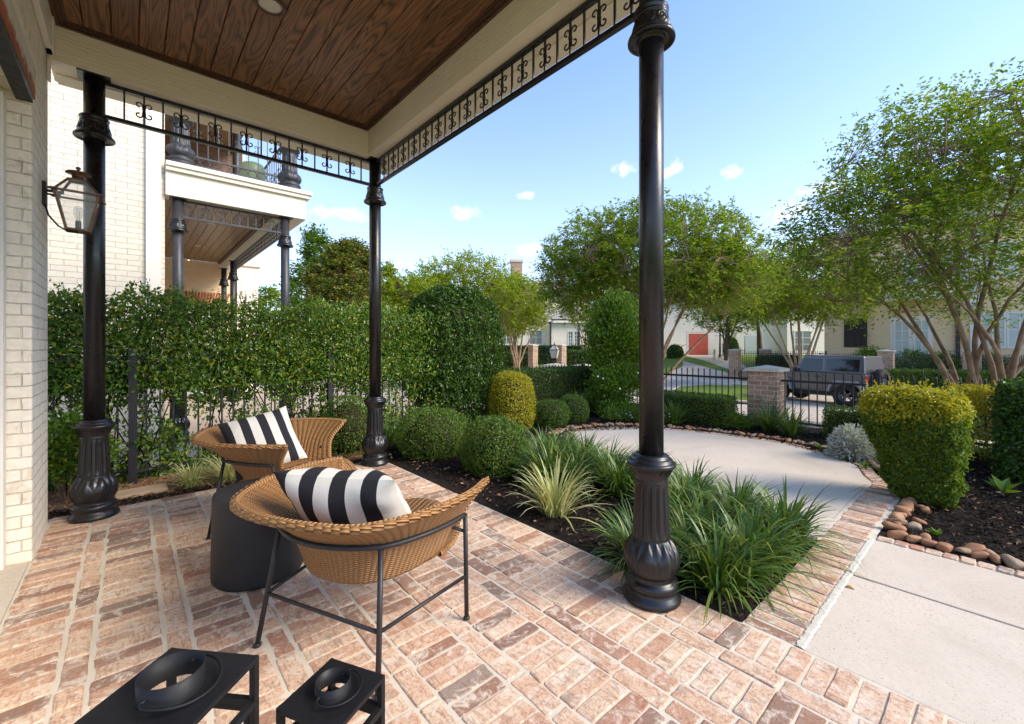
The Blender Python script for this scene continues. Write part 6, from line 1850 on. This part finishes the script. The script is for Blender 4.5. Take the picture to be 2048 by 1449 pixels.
    rm.lathe([(.20, .02), (.245, .06), (.25, .08), (.245, -.08), (.20, -.1)], 32, cap=False); rme = rm.mesh('rim'); rme.materials.append(M['rim'])
    bm = MB(); bm.lathe([(.001, -.02), (.22, -.02)], 24, cap=False); 
    def wheel(x, y, z, rx, ry=0, name='wheel'):
        w = empty(name, (x, y, z)); w.parent = o; w.rotation_euler = (rx, ry, 0); link('tyre', tme, None, w); link('rim', rme, None, w)
    for sy in (-1, 1):
        for wx in (1.22, -1.20): wheel(wx, sy * .78, .41, -sy * PI / 2)
    wheel(-1.94, .06, .98, 0, -PI / 2, 'spare_wheel')
    for (xa, xb, nm) in ((1.82, 1.98, 'front_bumper'), (-1.95, -1.79, 'rear_bumper')):
        m = MB(); m.box(xa, -.72, .52, xb, .72, .66); m.build(nm, M['plastic'], o, bevel=.03)
    m = MB(); m.box(1.72, -.70, .58, 1.79, .70, 1.05); m.build('grille', M['car'], o, bevel=.02)
    m = MB(); m.box(-1.6, -.6, .34, 1.7, .6, .50); m.build('chassis', M['plastic'], o)
    return o
hd = math.radians(90 - 14)
rw = Vector(ray(1690, 16.6))
f2 = Vector((math.cos(hd), math.sin(hd))); left = Vector((-f2.y, f2.x))
ctr = rw + f2 * 1.20 - left * .78
pkd(ctr.x, ctr.y, hd, -.95).scale = (1.06, 1.06, 1.06)
EXPOSURE = 2.0
SUN_E = 1.35
SKY_STRENGTH = 0.094
VEIL = 0.55
VEILC = (3.4, 3.5, 3.65)
CLOUDC = (4.4, 4.3, 4.2)
# ------------------------------------------------------------------ light, sky, camera
SUN_EL, SUN_AZ = math.radians(37), math.radians(-58)      # azimuth of the direction TO the sun, from +x towards +y
sd = Vector((math.cos(SUN_EL) * math.cos(SUN_AZ), math.cos(SUN_EL) * math.sin(SUN_AZ), math.sin(SUN_EL)))
L = bpy.data.lights.new('sun', 'SUN'); L.energy = SUN_E; L.angle = math.radians(32); L.color = (1.0, 0.91, 0.76)
so = bpy.data.objects.new('sun', L); COL.objects.link(so)
so.rotation_euler = sd.to_track_quat('Z', 'Y').to_euler(); so.location = (0, -20, 30)

wd = bpy.data.worlds.new('World'); scene.world = wd; wd.use_nodes = True
nt = wd.node_tree; N = nt.nodes; LK = nt.links
bg = N['Background']
sky = N.new('ShaderNodeTexSky'); sky.sky_type = 'NISHITA'; sky.sun_disc = False
sky.sun_elevation = SUN_EL; sky.sun_rotation = PI / 2 - SUN_AZ
sky.altitude = 0.0; sky.air_density = 1.0; sky.dust_density = 0.4; sky.ozone_density = 3.0
tc = N.new('ShaderNodeTexCoord')
wn = N.new('ShaderNodeTexNoise'); wn.inputs['Scale'].default_value = 42.0; wn.inputs['Detail'].default_value = 8; wn.inputs['Roughness'].default_value = 0.6; wn.inputs['Distortion'].default_value = 0.4
LK.new(tc.outputs['Generated'], wn.inputs['Vector'])
def wmath(op, a, b=0.0, clamp=False):
    n = N.new('ShaderNodeMath'); n.operation = op; n.use_clamp = clamp
    for i, q in enumerate((a, b)):
        if isinstance(q, bpy.types.NodeSocket): LK.new(q, n.inputs[i])
        else: n.inputs[i].default_value = q
    return n.outputs[0]
# small fair-weather clouds, each at its own bearing and height in the sky
clouds = [(1250, 338, 0.022, 0.5), (930, 428, 0.026, 0.55), (640, 420, 0.022, 0.4), (690, 428, 0.045, 0.25), (1585, 425, 0.036, 0.4), (1465, 347, 0.017, 0.55), (1355, 332, 0.012, 1.0), (1335, 345, 0.014, 0.6), (1050, 392, 0.018, 0.35), (1655, 375, 0.032, 0.4), (1060, 500, 0.03, 0.4), (1730, 500, 0.08, 0.4)]
total = None
for px, py, rad, asp in clouds:
    rad *= 1.35
    d = Vector((FX + (px - 1024) / FOC * RX, FY + (px - 1024) / FOC * RY, (HOR - py) / FOC)); d.normalize()
    sub = N.new('ShaderNodeVectorMath'); sub.operation = 'SUBTRACT'; LK.new(tc.outputs['Generated'], sub.inputs[0]); sub.inputs[1].default_value = d
    mp = N.new('ShaderNodeVectorMath'); mp.operation = 'MULTIPLY'; LK.new(sub.outputs[0], mp.inputs[0]); mp.inputs[1].default_value = (1 / rad, 1 / rad, 1 / (rad * asp))
    ln = N.new('ShaderNodeVectorMath'); ln.operation = 'LENGTH'; LK.new(mp.outputs[0], ln.inputs[0])
    f = wmath('SUBTRACT', 1.0, ln.outputs['Value'])
    f = wmath('ADD', f, wmath('MULTIPLY', wmath('SUBTRACT', wn.outputs['Fac'], 0.5), 2.6))
    f = wmath('MULTIPLY', f, 0.75, True)
    total = f if total is None else wmath('MAXIMUM', total, f)
total = wmath('MULTIPLY', total, 0.9)
# thin milky veil low over the horizon
sep = N.new('ShaderNodeSeparateXYZ'); LK.new(tc.outputs['Generated'], sep.inputs[0])
veil = wmath('POWER', wmath('SUBTRACT', 1.0, wmath('ABSOLUTE', sep.outputs[2]), True), 3.2)
veil = wmath('MULTIPLY', veil, VEIL)
tint = N.new('ShaderNodeMix'); tint.data_type = 'RGBA'; tint.blend_type = 'MULTIPLY'; tint.inputs[0].default_value = 1.0; LK.new(sky.outputs[0], tint.inputs[6]); tint.inputs[7].default_value = (0.95, 0.96, 1.03, 1)
m1 = N.new('ShaderNodeMix'); m1.data_type = 'RGBA'; LK.new(veil, m1.inputs[0]); LK.new(tint.outputs[2], m1.inputs[6]); m1.inputs[7].default_value = (*VEILC, 1)
m2 = N.new('ShaderNodeMix'); m2.data_type = 'RGBA'; LK.new(total, m2.inputs[0]); LK.new(m1.outputs[2], m2.inputs[6]); m2.inputs[7].default_value = (*CLOUDC, 1)
LK.new(m2.outputs[2], bg.inputs['Color'])
bg.inputs['Strength'].default_value = SKY_STRENGTH

cam = bpy.data.cameras.new('camera')
co = bpy.data.objects.new('camera', cam); COL.objects.link(co); scene.camera = co
co.location = (0, 0, EYE); co.rotation_euler = (PI / 2, 0, YAW - PI / 2)
cam.sensor_fit = 'HORIZONTAL'; cam.sensor_width = 36.0; cam.lens = FOC / 2048 * 36.0
cam.shift_y = -(724.5 - HOR) / 2048.0
cam.clip_start = 0.02; cam.clip_end = 2000
scene.view_settings.view_transform = 'Standard'; scene.view_settings.look = 'None'
scene.view_settings.exposure = EXPOSURE; scene.view_settings.gamma = 1.0; scene.view_settings.use_curve_mapping = False
scene.cycles.max_bounces = 8; scene.cycles.diffuse_bounces = 4; scene.cycles.transparent_max_bounces = 8
scene.cycles.use_denoising = True
scene.render.film_transparent = False
